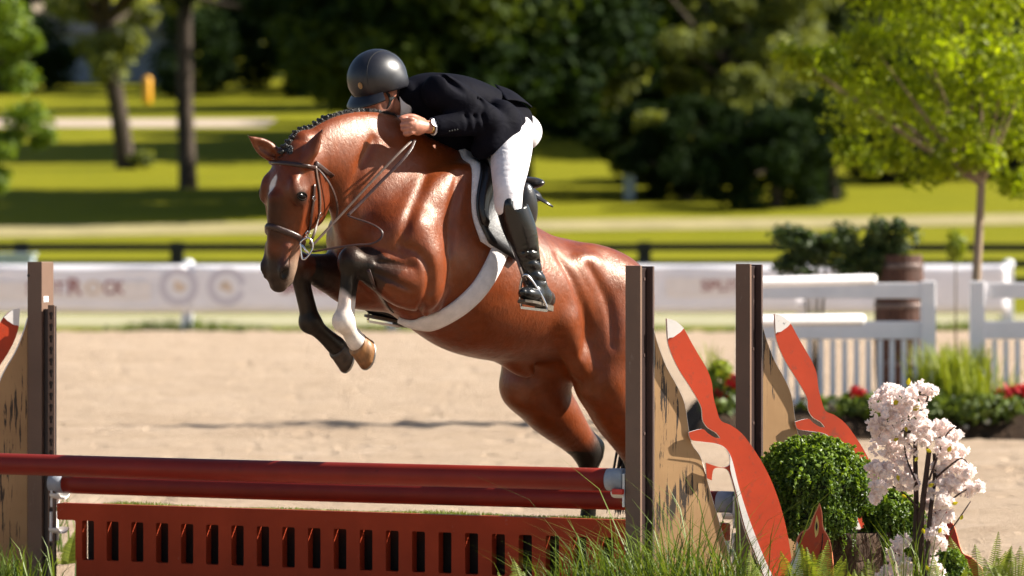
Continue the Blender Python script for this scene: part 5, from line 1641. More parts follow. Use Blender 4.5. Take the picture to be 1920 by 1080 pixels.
# ------------------------------------------------------------------ white jump panels and flower bed at the right
M_WPAINT = simple('white_jump_paint', (.88, .86, .88), .5, .05, 6, .4, 0, .05, 30)
WD = 40.0
def wx(px, d=WD): return (px - 960) * d / FPX
def wz(py, d=WD): return CAMZ - (py - HOR) * d / FPX
def picket_panel(px0, px1, label, posts, d=WD):
    e = empty('picket_panel', (wx((px0 + px1) / 2, d), d, 0))
    tag(e, label, 'picket panel', 'white picket panels')
    for px in posts:
        MB().box((wx(px, d), d, wz(527, d) / 2), (.13, .13, wz(527, d)), None, .012).build('post', M_WPAINT, e)
    x0, x1 = wx(px0, d), wx(px1, d)
    MB().box(((x0 + x1) / 2, d, wz(545, d)), (x1 - x0, .06, .14), None, .01).build('rail', M_WPAINT, e)
    MB().box(((x0 + x1) / 2, d, wz(619, d)), (x1 - x0, .06, .16), None, .01).build('rail', M_WPAINT, e)
    MB().box(((x0 + x1) / 2, d, wz(765, d)), (x1 - x0, .05, .10), None, .01).build('rail', M_WPAINT, e)
    n = int((px1 - px0) / 21)
    me = None
    for i in range(n):
        x = x0 + (x1 - x0) * (i + .5) / n
        if me is None:
            mb = MB().box((0, 0, 0), (.046, .03, wz(634, d) - wz(765, d) - .03), None, .008)
            me = mb.mesh('picket'); me.materials.append(M_WPAINT)
        o = bpy.data.objects.new('picket', me); COL.objects.link(o); o.location = (x, d + .0, (wz(634, d) + wz(765, d)) / 2)
        keep(o, e)
picket_panel(1395, 1728, 'white picket panel between the red flowers and the barrel', [1395, 1740])
picket_panel(1832, 2200, 'white picket panel at the right edge beside the yellow plant', [1832, 2200])
def white_plank(a, b, label, d0, d1, hgt):
    e = MB()
    p, q = P(*a, d0), P(*b, d1)
    e.tube([p, p.lerp(q, .02), p.lerp(q, .98), q], [hgt * .9, hgt, hgt, hgt * .9], 16)
    o = e.build('white_pole', M_WPAINT); tag(o, label, 'pole', 'white jump poles')
    return o
white_plank((1405, 530), (1640, 524), 'upper white jump pole behind the furthest right standard', 38.4, 38.9, .047)
white_plank((1405, 602), (1618, 599), 'lower white jump pole behind the furthest right standard', 38.4, 38.9, .05)
# small second picket row behind
for (a, b) in (((1440, 490), 0),): pass
# bed of mulch with a log edging
bed = MB(); vs = []
nx, ny = 60, 14
for i in range(nx + 1):
    for j in range(ny + 1):
        x = wx(1262) + (wx(2250) - wx(1262)) * i / nx; y = 38.2 + 3.2 * j / ny
        e = min(i / 4, (nx - i) / 4, j / 2.5, (ny - j) / 2.5, 1)
        z = .02 + .30 * math.sin(e * math.pi / 2) + (.04 * math.sin(x * 7 + y * 3) + .03 * math.sin(x * 17 - y * 11)) * e
        vs.append((x, y + .12 * math.sin(x * 2.1), z))
bed.add(vs, [(i * (ny + 1) + j, (i + 1) * (ny + 1) + j, (i + 1) * (ny + 1) + j + 1, i * (ny + 1) + j + 1) for i in range(nx) for j in range(ny)], True)
bo = bed.build('flower_bed', M_SOIL); bo['kind'] = 'structure'
M_LEAF_BED = mat_leaf('bed_leaves', (.035, .055, .012), (.14, .20, .03), .3)
M_LEAF_LIME = mat_leaf('lime_leaves', (.13, .19, .015), (.30, .34, .03), .4)
M_PETAL_R = mat_leaf('red_petals', (.42, .008, .010), (.62, .02, .025), .25, .6, tint=(1, .8, .8))
M_PETAL_W = mat_leaf('white_petals', (.6, .58, .55), (.8, .78, .74), .2, .6, tint=(1, .97, .95))
def leaf_cloud(centre, rad, n, size, seed=0, shell=.55, drop=0, ratio=.55):
    """n leaf quads (bent diamonds) spread through an ellipsoid"""
    r = np.random.RandomState(seed)
    d = r.normal(size=(n, 3)); d /= np.linalg.norm(d, axis=1)[:, None]
    f = (shell + (1 - shell) * r.uniform(0, 1, n) ** .7)[:, None]
    c = np.array(centre)[None] + d * f * np.array(rad)[None]
    nr = d * .8 + r.normal(size=(n, 3)) * .75 + np.array([0, 0, .35]); nr /= np.linalg.norm(nr, axis=1)[:, None]
    a = np.cross(nr, r.normal(size=(n, 3))); a /= np.linalg.norm(a, axis=1)[:, None]
    b = np.cross(nr, a); s = (size * r.uniform(.6, 1.4, n))[:, None]
    V = np.stack([c - a * s, c + b * s * ratio - nr * s * .15, c + a * s, c - b * s * ratio - nr * s * .15], 1)
    return V.reshape(-1, 3)
def quads(V): return np.arange(len(V)).reshape(-1, 4)
def leaf_obj(name, clouds, mat, parent=None):
    V = np.concatenate(clouds)
    return link(name, mesh_np(name, V, quads(V), False), mat, parent)
def flower_plant(px, py, d, r, label, seed, heads, mat, fol=(.35, .3, .2), nl=260, lm=None, group=None):
    c = P(px, py, d); e = empty('flowering_plant', (c.x, c.y, .25))
    tag(e, label, 'plant', group)
    leaf_obj('foliage', [leaf_cloud((c.x, c.y, max(.35, c.z - .1)), fol, nl, .045, seed)], lm or M_LEAF_BED, e)
    for k, (hx, hy, hr) in enumerate(heads):
        p = P(hx, hy, d - .05); leaf_obj('flower_head', [leaf_cloud(p, (hr, hr, hr * .8), 90, hr * .38, seed + k, .6)], mat, e)
    return e
flower_plant(1352, 735, 38.7, .2, 'red flowering plant between the two right standards', 21, [(1378, 716, .075), (1347, 744, .085)], M_PETAL_R, (.22, .2, .18))
flower_plant(1350, 700, 39.3, .2, 'green bushy plant with orange buds above the red flowers', 22, [(1350, 700, .03)], mat_leaf('orange_buds', (.4, .12, .02), (.6, .25, .03)), (.14, .12, .22), 320, M_LEAF_LIME)
flower_plant(1606, 752, 38.8, .2, 'small red flower by the raised tail of the second fox', 23, [(1608, 737, .075), (1600, 752, .05)], M_PETAL_R, (.16, .15, .14))
flower_plant(1560, 765, 38.6, .2, 'small white daisies beside the second fox tail', 24, [(1562, 757, .03), (1513, 757, .03), (1540, 772, .025), (1633, 745, .025)], M_PETAL_W, (.3, .15, .1), 180)
flower_plant(1895, 755, 38.8, .2, 'large red geranium at the right edge', 25, [(1890, 742, .11), (1918, 740, .12), (1940, 745, .12), (1905, 752, .08)], M_PETAL_R, (.4, .25, .14))
flower_plant(1840, 790, 38.5, .2, 'grey-green low plant in front of the lime grass', 26, [(1850, 790, .03), (1812, 800, .02)], M_PETAL_W, (.4, .2, .14), 240)
flower_plant(1700, 790, 38.6, .2, 'low dark leafy plant behind the pink blossom', 27, [(1760, 765, .02)], M_PETAL_W, (.5, .25, .16), 400)
# tall lime-green grasses in the bed
def bed_grass(px, py_top, d, n, spread, label, seed, mat):
    r = np.random.RandomState(seed); h = wz(py_top, d) - .28; c = wx(px, d)
    V, F = blades(n, c + r.normal(0, spread, n), d + r.normal(0, spread, n), np.full(n, .28), h * r.uniform(.6, 1.05, n), .009, .45)
    o = link('ornamental_grass', mesh_np('ornamental_grass', V, F), mat)
    tag(o, label, 'plant')
bed_grass(1790, 640, 39.0, 420, .16, 'tall lime green grass clump between the two picket panels', 31, M_LEAF_LIME)
bed_grass(1330, 640, 39.4, 40, .05, 'thin wispy grass left of the red flowers', 32, M_LEAF_LIME)
bed_grass(1870, 690, 39.2, 60, .2, 'sparse lime grass in front of the right picket panel', 33, M_LEAF_LIME)
# half barrel planter with shrubs, young tree
M_BARREL = simple('weathered_barrel_oak', (.085, .040, .028), .7, .4, 14, .3, 0, .5, 40, stretch=(1, 1, .2))
M_HOOP = simple('rusty_hoop', (.16, .12, .11), .5, .4, 20, .5, .6, .2)
BAR = 46.0
def bpx(px, d): return (px - 960) * d / FPX
bc_ = Vector((bpx(1688, BAR), BAR, 0))
bar = empty('barrel_planter', bc_)
tag(bar, 'brown wooden barrel planter behind the white picket panel', 'barrel')
ztop = CAMZ - (478 - HOR) * BAR / FPX
ns_ = 22
for k in range(ns_):
    a0 = 2 * math.pi * k / ns_ + .012; a1 = 2 * math.pi * (k + 1) / ns_ - .012; vs = []
    zs = [0.02, ztop * .25, ztop * .5, ztop * .75, ztop]
    for z in zs:
        f = z / ztop; r = .225 + .045 * math.sin(math.pi * f) + rnd.uniform(-.002, .002)
        for a, rr in ((a0, r), (a1, r), (a1, r - .03), (a0, r - .03)): vs.append(bc_ + Vector((math.cos(a) * rr, math.sin(a) * rr, z)))
    m = len(zs)
    MB().add(vs, [(i * 4 + j, i * 4 + (j + 1) % 4, (i + 1) * 4 + (j + 1) % 4, (i + 1) * 4 + j) for i in range(m - 1) for j in range(4)] + [(3, 2, 1, 0), tuple((m - 1) * 4 + j for j in range(4))]).build('stave', M_BARREL, bar)
for f in (.1, .32, .68, .93):
    r = .229 + .045 * math.sin(math.pi * f)
    torus_band(bc_ + ZU * ztop * f, ZU, r, .05, .006, 'hoop', M_HOOP, bar)
MB().lathe([(.20, ztop - .06), (.20, ztop - .05)], bc_, ZU, 20).build('soil', M_SOIL, bar)
M_SHRUB = mat_leaf('dark_shrub_leaves', (.018, .035, .012), (.07, .11, .025), .3)
for px, w, lab, sd in ((1640, .30, 'dark green shrub growing from the barrel planter', 41), (1528, .30, 'dark green shrub left of the barrel planter', 42)):
    d = BAR + (0 if px > 1600 else .6); top = 405 if px > 1600 else 420; c = P(px, (top + 490) / 2, d)
    e = empty('shrub', (c.x, d, 0)); tag(e, lab, 'shrub')
    h = (490 - top) / 2 * d / FPX
    cl = [leaf_cloud((c.x + rnd.uniform(-.34, .34), d + rnd.uniform(-.15, .15), c.z + rnd.uniform(-.34, .13)), (.11 + rnd.random() * .09, .14, h * rnd.uniform(.4, .75)), 120, .034, sd * 40 + k, .1) for k in range(26)]
    leaf_obj('foliage', cl, M_SHRUB, e)
    mb = MB()
    for k in range(6): mb.tube([Vector((bc_.x if px > 1600 else c.x, d, ztop - .1 if px > 1600 else 0)), Vector((c.x + rnd.uniform(-.2, .2), d + rnd.uniform(-.1, .1), c.z + h * .6))], [.018, .006], 6)
    mb.build('stem', simple('shrub_stem', (.05, .035, .02), .8), e)
e = empty('small_plant', on_ground(1792, 50)); tag(e, 'small yellow-green sapling beside the tree trunk', 'plant')
c = P(1792, 460, 50); leaf_obj('foliage', [leaf_cloud(c, (.12, .12, .2), 220, .04, 51, .3)], M_LEAF_LIME, e)
MB().tube([on_ground(1792, 50), c], [.015, .008], 6).build('stem', simple('sapling_stem', (.09, .06, .03), .8), e)
# ------------------------------------------------------------------ planting around the jump
M_BARK = simple('rough_bark', (.075, .046, .030), .9, .55, 18, .2, 0, 1.0, 40, dist=.03, stretch=(1, 1, .35))
M_TWIG = simple('dark_twig_bark', (.050, .028, .022), .75, .4, 30, .3, 0, .6, 80)
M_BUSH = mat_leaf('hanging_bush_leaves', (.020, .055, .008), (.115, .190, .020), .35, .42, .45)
M_BUSH_T = mat_leaf('sunlit_tip_leaves', (.09, .17, .012), (.20, .29, .03), .4, .45, .4)  # lighter copy for the bush tops, sunlight put into the leaf colour
M_CORE = simple('shaded_bush_core', (.010, .018, .006), .95, .4, 20)  # solid filler, the shade between the leaves put into its dark colour
BU = 20.72
def bush(label, lobes, seed, d, strands, n_leaf):
    base = P(lobes[0][0], 1180, d)
    e = empty('hanging_bush', base); tag(e, label, 'bush')
    r = np.random.RandomState(seed); core = MB(); clouds, tips = [], []
    for (px, py, rx, ry, k) in lobes:
        c = P(px, py, d); a, b = rx * d / FPX, ry * d / FPX
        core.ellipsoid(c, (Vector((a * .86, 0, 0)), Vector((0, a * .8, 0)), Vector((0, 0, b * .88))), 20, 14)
        clouds.append(leaf_cloud(c, (a, a * .95, b), int(n_leaf * k), .0105, seed + int(px), .84, ratio=.6))
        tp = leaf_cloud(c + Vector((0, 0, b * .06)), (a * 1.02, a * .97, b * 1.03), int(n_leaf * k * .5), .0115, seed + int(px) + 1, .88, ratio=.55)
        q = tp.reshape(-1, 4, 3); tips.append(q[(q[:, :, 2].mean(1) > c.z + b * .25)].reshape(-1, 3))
    # trailing strands of bead-like leaves
    st = []
    for s in range(strands):
        px, py, rx, ry, k = lobes[r.randint(len(lobes))]
        c = P(px, py, d); a, b = rx * d / FPX, ry * d / FPX
        an = r.uniform(-2.7, -.4); el = r.uniform(-.15, .6)
        p = np.array(c) + np.array([math.cos(an) * math.cos(el) * a * 1.01, math.sin(an) * math.cos(el) * a * .97, math.sin(el) * b])
        ln = r.uniform(.08, .24)
        m = int(ln / .0085)
        for i in range(m):
            f = i * .0085
            w = np.array([math.cos(an), math.sin(an), 0])
            q = p + w * (.012 + .02 * min(1, f * 8) * (1 - .5 * f)) + np.array([r.normal(0, .0015), r.normal(0, .0015), -f])
            st.append(leaf_cloud(q, (.004, .004, .002), 2, .0058, r.randint(1 << 30), .5, ratio=.7))
    # stray sprigs that break the outline
    sp = []
    for s in range(int(strands * 2.2)):
        px, py, rx, ry, k = lobes[r.randint(len(lobes))]
        c = P(px, py, d); a, b = rx * d / FPX, ry * d / FPX
        dr = r.normal(size=3); dr[2] = abs(dr[2]) * 1.1 + .05; dr /= np.linalg.norm(dr)
        p = np.array(c) + dr * np.array([a, a * .95, b]); g = dr * .7 + r.normal(size=3) * .45; g /= np.linalg.norm(g)
        for i in range(r.randint(4, 13)):
            sp.append(leaf_cloud(p + g * .0075 * i + np.array([0, 0, -.0006 * i * i]), (.006, .006, .005), 3, .0088, r.randint(1 << 30), .5, ratio=.6))
    tips.append(np.concatenate(sp))
    core.build('shade_core', M_CORE, e)
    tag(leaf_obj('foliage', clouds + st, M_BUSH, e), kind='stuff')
    tag(leaf_obj('lit_leaf_tips', tips, M_BUSH_T, e), kind='stuff')
    return e
bush('rounded bush of small trailing leaves between the fox boards', [(1528, 908, 84, 74, .8), (1468, 895, 42, 52, .35), (1500, 865, 46, 40, .35), (1560, 872, 48, 42, .35), (1592, 915, 44, 62, .35), (1465, 940, 38, 60, .3), (1530, 965, 78, 58, .6), (1540, 840, 26, 22, .12), (1478, 850, 24, 20, .1)], 61, BU, 150, 7000)
bush('smaller trailing bush behind the pink blossom stems', [(1668, 965, 52, 45, .5), (1705, 1000, 40, 50, .4), (1650, 1010, 30, 40, .25)], 62, BU + .1, 60, 5000)
bush('low green clump at the foot of the pink blossom', [(1775, 1070, 40, 38, .4)], 63, 20.0, 14, 3500)
# log stump under the bush
st = empty('log_stump', P(1600, 1210, BU + .05)); tag(st, 'rough bark stump under the trailing bush', 'stump')
vs = []; n = 30; rows = 16; c0 = P(1598, 1210, BU + .08)
for j in range(rows):
    z = .0 + .46 * j / (rows - 1)
    for k in range(n):
        a = 2 * math.pi * k / n; rr = .165 + .012 * math.sin(9 * a + j * .3) + .012 * math.sin(17 * a - j * .7) + rnd.uniform(-.006, .006) + .03 * (1 - j / rows) ** 3
        vs.append((c0.x + rr * math.cos(a), c0.y + rr * math.sin(a), z))
MB().add(vs, [(j * n + k, j * n + (k + 1) % n, (j + 1) * n + (k + 1) % n, (j + 1) * n + k) for j in range(rows - 1) for k in range(n)] + [tuple((rows - 1) * n + k for k in range(n))], True).build('bark', M_BARK, st)
# fox cutouts among the plants
def flat_board(pix, D, sm, th, name, mat, parent, edge=None, dy=0.0):
    uv = smooth_poly([((p[0] - 960) * D / FPX, CAMZ - (p[1] - HOR) * D / FPX) + tuple(p[2:]) for p in pix], sm)
    return plate([uv], th, lambda u, v, d: Vector((u, D + dy + d, v)), name, mat, parent, bevel=.004 if edge is not None else 0, edge_mat=edge)
fh = empty('fox_cutout', P(1522, 1200, 19.75)); tag(fh, 'small orange fox head cutout with one pointed ear among the ferns', 'fox cutout')
flat_board([(1537, 943, 1), (1542, 962), (1544, 988), (1556, 1012), (1562, 1045), (1566, 1110), (1570, 1205, 1), (1480, 1205, 1), (1474, 1100), (1479, 1062), (1490, 1040), (1494, 1012), (1504, 997), (1517, 990), (1526, 966)], 19.75, 4, .018, 'head_board', M_FOX, fh, M_EDGEO)
flat_board([(1494, 1014, 1), (1500, 1032), (1504, 1060), (1508, 1120), (1500, 1190, 1), (1484, 1190, 1), (1476, 1100), (1481, 1062), (1491, 1040)], 19.75, 3, .003, 'white_cheek', M_FOXW, fh, None, -.004)
flat_board([(1531, 965, 1), (1535, 980), (1534, 1000), (1529, 1008, 1), (1527, 990)], 19.75, 3, .003, 'inner_ear', simple('pale_yellow_paint', (.62, .42, .12), .5, .2, 30), fh, None, -.004)
flat_board([(1531, 978, 1), (1533, 986), (1531, 996, 1), (1529, 988)], 19.75, 3, .002, 'ear_slit', M_DARKBOX, fh, None, -.0075)
for pts in (((1503, 1000), (1499, 1020), (1505, 1045), (1512, 1060)), ((1543, 1000), (1540, 1030), (1530, 1065), (1526, 1085))):
    MB().tube(catmull([P(x, y, 19.742) for x, y in pts], 5), .0022, 6).build('painted_line', M_DARKBOX, fh)
f2 = empty('fox_cutout', P(1800, 1200, 20.55)); tag(f2, 'dark red fox cutout partly hidden by the pink blossom at far right', 'fox cutout')
flat_board([(1755, 940, 1), (1772, 948), (1784, 972), (1794, 998), (1801, 1024), (1808, 1037), (1822, 1044), (1836, 1058), (1844, 1075), (1840, 1130), (1835, 1200, 1), (1765, 1200, 1), (1768, 1120), (1776, 1060), (1764, 1010), (1752, 970)], 20.55, 4, .020, 'fox_board', mat_paint('fox_red_paint', (.36, .022, .012), (.12, .03, .02), .42, .15, 5, (1, 1, 1)), f2, M_EDGEO)

# pink blossom: twigs, clusters of petals, a few yellow-green leaves
BLD = 19.75
bl = empty('blossom_tree', P(1728, 1205, BLD)); tag(bl, 'pale pink blossom branches standing in front of the bush', 'blossom')
def bp(px, py, dy=0.0): return P(px, py, BLD + dy)
M_PINK = mat_leaf('pale_pink_petals', (.95, .88, .86), (.98, .97, .96), .62, .6, .2, 20, (1, .93, .90))
stems = [[(1732, 1200, 0), (1730, 1080, .02), (1727, 980, .0), (1738, 880, -.02), (1742, 845, -.02)], [(1724, 1200, .02), (1716, 1050, .03), (1718, 940, .03), (1716, 850, .04), (1718, 800, .05)],
         [(1735, 1190, -.02), (1741, 1000, -.02), (1752, 900, 0), (1752, 850, .02)]]
mb = MB()
for s, r in zip(stems, (.016, .014, .012)):
    q = catmull([bp(*p) for p in s], 6); mb = MB(); mb.tube(q, [r * (1 - .35 * i / len(q)) for i in range(len(q))], 10); mb.build('stem', M_TWIG, bl)
twigs = [[(1718, 830), (1705, 790), (1690, 760), (1672, 735)], [(1716, 850), (1690, 815), (1665, 795), (1640, 790)], [(1740, 860), (1735, 800), (1720, 750), (1735, 728), (1755, 732)], [(1742, 900), (1760, 850), (1775, 815), (1790, 800)],
         [(1750, 900), (1785, 870), (1805, 860), (1822, 880)], [(1728, 960), (1700, 930), (1670, 910), (1640, 900)], [(1745, 980), (1770, 950), (1800, 925), (1830, 910)], [(1735, 1010), (1755, 960), (1768, 930)],
         [(1722, 1060), (1690, 1040), (1675, 1060)], [(1735, 1060), (1760, 1010), (1785, 990), (1820, 940)], [(1716, 900), (1700, 860), (1695, 830)], [(1720, 780), (1740, 745), (1725, 740)]]
for t in twigs:
    q = catmull([bp(x, y, rnd.uniform(-.06, .06)) for x, y in t], 5)
    MB().tube(q, [.0048 * (1 - .7 * i / len(q)) + .001 for i in range(len(q))], 6).build('twig', M_TWIG, bl)
def blossom_cluster(px, py, r_px, seed, n=None):
    r = np.random.RandomState(seed); R_ = r_px * BLD / FPX; n = n or max(6, int(r_px * 1.25)); quadsV = []
    c0 = np.array(bp(px, py, r.uniform(-.07, .05)))
    for i in range(n):
        d = r.normal(size=3); d /= np.linalg.norm(d); c = c0 + d * R_ * r.uniform(.25, 1.0) ** .6 * np.array([1, .8, .85])
        u = d + r.normal(size=3) * .4; u /= np.linalg.norm(u); a = np.cross(u, r.normal(size=3)); a /= np.linalg.norm(a); b = np.cross(u, a)
        for ring, (m, ln, up) in enumerate(((6, .019, .35), (5, .014, .9))):
            for k in range(m):
                an = 6.283 * k / m + ring * .6 + r.uniform(-.2, .2); dr = a * math.cos(an) + b * math.sin(an); sd = -a * math.sin(an) + b * math.cos(an)
                l = ln * r.uniform(.8, 1.25)
                tip = c + dr * l + u * l * up * r.uniform(.6, 1.3); md = c + dr * l * .6 + u * l * up * .35
                w = l * .48
                quadsV += [c, md + sd * w, tip + u * r.uniform(-.002, .002), md - sd * w]
    V = np.array(quadsV)
    return link('blossom_cluster', mesh_np('blossom_cluster', V, quads(V), False), M_PINK, bl)
cl = [(1652, 752, 22), (1672, 738, 22), (1700, 740, 24), (1728, 730, 22), (1745, 732, 13), (1660, 780, 24), (1690, 775, 28), (1718, 765, 24), (1640, 800, 18), (1668, 815, 28), (1700, 810, 30), (1726, 800, 20), (1655, 840, 24), (1690, 845, 28),
      (1735, 820, 20), (1765, 805, 22), (1782, 815, 22), (1770, 840, 24), (1795, 845, 20), (1640, 880, 20), (1665, 890, 30), (1690, 880, 22), (1650, 915, 22), (1700, 905, 22), (1640, 932, 14), (1790, 870, 22), (1812, 885, 18), (1765, 880, 18), (1760, 915, 26), (1785, 905, 24), (1805, 915, 20),
      (1825, 918, 16), (1838, 912, 9), (1745, 945, 18), (1770, 940, 20), (1755, 975, 20), (1775, 965, 14), (1750, 1005, 18), (1762, 1020, 16), (1745, 1045, 18), (1755, 1075, 18), (1690, 1020, 18), (1678, 1045, 18), (1700, 1060, 20), (1668, 1075, 18), (1690, 1085, 20), (1648, 1085, 12), (1755, 1110, 18), (1768, 995, 12)]
for i, (x, y, r) in enumerate(cl): blossom_cluster(x, y, r, 900 + i)
M_YLEAF = mat_leaf('yellow_green_leaves', (.36, .33, .02), (.50, .46, .05), .45, .5, .3, 40)
for i, (x, y, a) in enumerate(((1702, 723, 1.4), (1675, 826, .4), (1683, 890, -1.4), (1715, 865, .9), (1736, 842, -.5), (1777, 848, 1.1), (1697, 800, -1.2), (1785, 945, .3), (1735, 1060, -1), (1676, 760, 1.0), (1712, 770, .7), (1740, 912, .4), (1760, 1000, 1.2), (1690, 928, -.4), (1730, 990, -1.3), (1800, 975, 1))):
    c = bp(x, y, -.09); l = rnd.uniform(.022, .032); d = Vector((math.cos(a), rnd.uniform(-.3, .3), math.sin(a))).normalized(); s = d.cross(Vector((rnd.uniform(-.3, .3), 1, .2))).normalized(); n_ = d.cross(s)
    vs = [c, c + d * l * .35 + s * l * .34 + n_ * .002, c + d * l * .75 + s * l * .28 + n_ * .003, c + d * l * 1.15, c + d * l * .75 - s * l * .28 + n_ * .003, c + d * l * .35 - s * l * .34 + n_ * .002, c + d * l * .35 - n_ * .003, c + d * l * .75 - n_ * .003]
    MB().add(vs, [(0, 6, 1), (6, 7, 2, 1), (7, 3, 2), (0, 5, 6), (6, 5, 4, 7), (7, 4, 3)], True).build('leaf', M_YLEAF, bl)

# long grass clumps and ferns along the bottom
M_LONG = mat_leaf('long_grass', (.030, .070, .008), (.16, .22, .03), .35, .5, .35, 10)
def grass_clump(label, px, d, top_px, n, spread, seed, width=.0045, lean=.8, low=.35):
    global rg
    rg = np.random.RandomState(seed); c = P(px, 1200, d)
    h = (CAMZ - (top_px - HOR) * d / FPX)
    hh = h * (low + (1 - low) * rg.beta(1.4, 2.0, n))
    V, F = blades(n, c.x + rg.normal(0, spread, n), d + rg.normal(0, spread * .7, n), np.zeros(n), hh, width, lean)
    o = link('grass_clump', mesh_np('grass_clump', V, F), M_LONG)
    tag(o, label, 'grass'); return o
grass_clump('long grass clump in front of the standard at centre right', 1225, 19.35, 955, 560, .17, 71, .0040, 1.0, .5)
grass_clump('tall arching grass blades in front of the tan trunk board', 1300, 19.3, 850, 120, .15, 72, .0040, .9, .35)
grass_clump('low grass tuft at the right end of the red gate', 1100, 19.4, 1000, 380, .13, 73, .004, .9, .5)
grass_clump('grass tuft below the orange fox body', 1365, 19.3, 1000, 420, .13, 74, .004, .8, .5)
grass_clump('thin yellow grass stems in front of the blossom', 1715, 19.5, 930, 60, .06, 75, .003, .35, .5)
grass_clump('sunlit grass clump behind the left standard', 25, 24.4, 880, 420, .12, 76, .006, .6, .5)
grass_clump('dark grass tuft at the bottom left corner', 10, 21.9, 1000, 200, .12, 77, .005, .7, .5)
grass_clump('thin grass stems among the ferns beside the small fox head', 1580, 19.5, 960, 26, .10, 78, .0025, .25, .5)
M_FERN = mat_leaf('fern_fronds', (.075, .115, .014), (.24, .29, .04), .4, .5, .3, 20)
def fern(label, px, d, top_px, nf, seed, spread=.35):
    r = np.random.RandomState(seed); base = P(px, 1212, d); base.z = 0; H_ = CAMZ - (top_px - HOR) * d / FPX
    e = empty('fern', base); tag(e, label, 'fern')
    for i in range(nf):
        a = r.uniform(0, 6.283); ln = H_ * r.uniform(.72, 1.06); out = r.uniform(.12, .5) * spread * 2
        pts = []
        for k in range(15):
            f = k / 14; pts.append(base + Vector((math.cos(a) * out * f ** 1.4 * .6, math.sin(a) * out * f ** 1.4 * .6, ln * (f - .16 * f ** 3 * out))))
        vs, fs = [], []
        dirv = Vector((math.cos(a), math.sin(a), 0)); sd = Vector((-math.sin(a), math.cos(a), 0))
        sd = (sd * .8 + Vector((1, 0, 0)) * .6 * (1 if sd.x >= 0 else -1)).normalized()
        for k in range(34):
            f = .42 + .58 * k / 33; j = f * 14; i0 = min(13, int(j)); p = pts[i0].lerp(pts[i0 + 1], j - i0); t = (pts[i0 + 1] - pts[i0]).normalized()
            L_ = .062 * math.sin(min(1, (1 - f) * 2.6 + .06) * 1.57) * r.uniform(.85, 1.1)
            for s in (1, -1):
                q = (sd * s + t * .45 + dirv * .25 - ZU * .1).normalized(); w = t * .0026
                b0 = len(vs); vs += [p - w, p + w, p + q * L_ * .6 + w * .9 - ZU * .002, p + q * L_ - ZU * .006, p + q * L_ * .6 - w * .9 - ZU * .002]; fs.append((b0, b0 + 1, b0 + 2, b0 + 3, b0 + 4))
        mb = MB().add(vs, fs); mb.tube(pts, [.0032 - .00018 * k for k in range(15)], 5)
        mb.build('frond', M_FERN, e)
for lab, px, d, tp, nf, sd in (('feathery fern at the right edge of the picture', 1905, 19.7, 1005, 13, 81), ('fern with tall fronds right of the dark red fox', 1845, 19.9, 1005, 9, 82), ('fern in front of the small fox head', 1520, 19.3, 1012, 12, 83), ('fern between the orange fox and the small fox head', 1440, 19.2, 1035, 10, 84),
                              ('low fern below the log stump', 1620, 19.3, 1045, 9, 85), ('fern frond in the gap left of the red gate', 122, 23.4, 985, 4, 86), ('fern behind the left trunk board', 30, 23.9, 985, 6, 87), ('low fern under the gate at centre right', 1010, 19.2, 1055, 7, 88), ('low fern beside the blossom stem', 1780, 19.4, 1050, 7, 89)):
    fern(lab, px, d, tp, nf, sd)
# ------------------------------------------------------------------ trees, building and small things in the background
M_TBARK = simple('old_tree_bark', (.060, .045, .034), .9, .5, 3, .2, 0, .8, 9, dist=.05, stretch=(1, 1, .3))
M_TBARK_L = simple('pale_young_bark', (.26, .19, .13), .85, .35, 12, .2, 0, .5, 40, stretch=(1, 1, .3))
M_OAK = mat_leaf('oak_leaves', (.014, .028, .006), (.075, .105, .014), .35, .6, .10, .5)
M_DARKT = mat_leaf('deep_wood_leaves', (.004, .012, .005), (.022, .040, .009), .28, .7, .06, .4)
M_GREYG = mat_leaf('grey_green_leaves', (.075, .10, .026), (.25, .28, .08), .42, .6, .2, .5)
M_YOUNG = mat_leaf('young_yellow_leaves', (.15, .205, .006), (.34, .39, .013), .58, .5, .35, 1.5, (1.25, 1.3, .35))
M_BRIGHT = mat_leaf('bright_green_leaves', (.060, .125, .010), (.190, .260, .022), .45, .5, .35, .8)
def tree(label, base, trunk_r, fork, lean, clumps, leaf, n_per, size, seed, mat, bark=None, group=None, shell=.45, roots=1.5, puff=(.5, .8)):
    """base point, trunk to fork height, limbs to each leaf clump (offset x, y, z, radius)"""
    r = random.Random(seed)
    e = empty('tree', base); tag(e, label, 'tree', group)
    top = base + Vector((lean[0], lean[1], fork))
    bark = bark or M_TBARK
    q = catmull([base - ZU * .3, base + ZU * .5 + Vector(lean + (0,)) * .04, base.lerp(top, .5) + Vector((r.uniform(-.1, .1), 0, 0)), top, top + Vector((lean[0] * .2, 0, fork * .25))], 5)
    m = len(q)
    MB().tube(q, [trunk_r * ((roots - 1) * math.exp(-i * .9) + 1 - .45 * i / m) for i in range(m)], 16).build('trunk', bark, e)
    clouds = []
    for k, (x, y, z, rr) in enumerate(clumps):
        c = base + Vector((x, y, z))
        if k < 14:
            MB().tube(catmull([top, top.lerp(c, .5) + Vector((0, 0, -.1 * rr)), c], 5), [trunk_r * .42 * (1 - .8 * i / 10) for i in range(11)], 7).build('limb', bark, e)
        for s in range(3):
            cc = (c.x + r.uniform(-.5, .5) * rr, c.y + r.uniform(-.5, .5) * rr, c.z + r.uniform(-.4, .4) * rr)
            f = r.uniform(*puff); clouds.append(leaf_cloud(cc, (rr * f, rr * f, rr * f * .75), n_per // 3, size, seed * 97 + k * 5 + s, shell))
    tag(leaf_obj('crown', clouds, mat, e), kind='stuff')
    return e
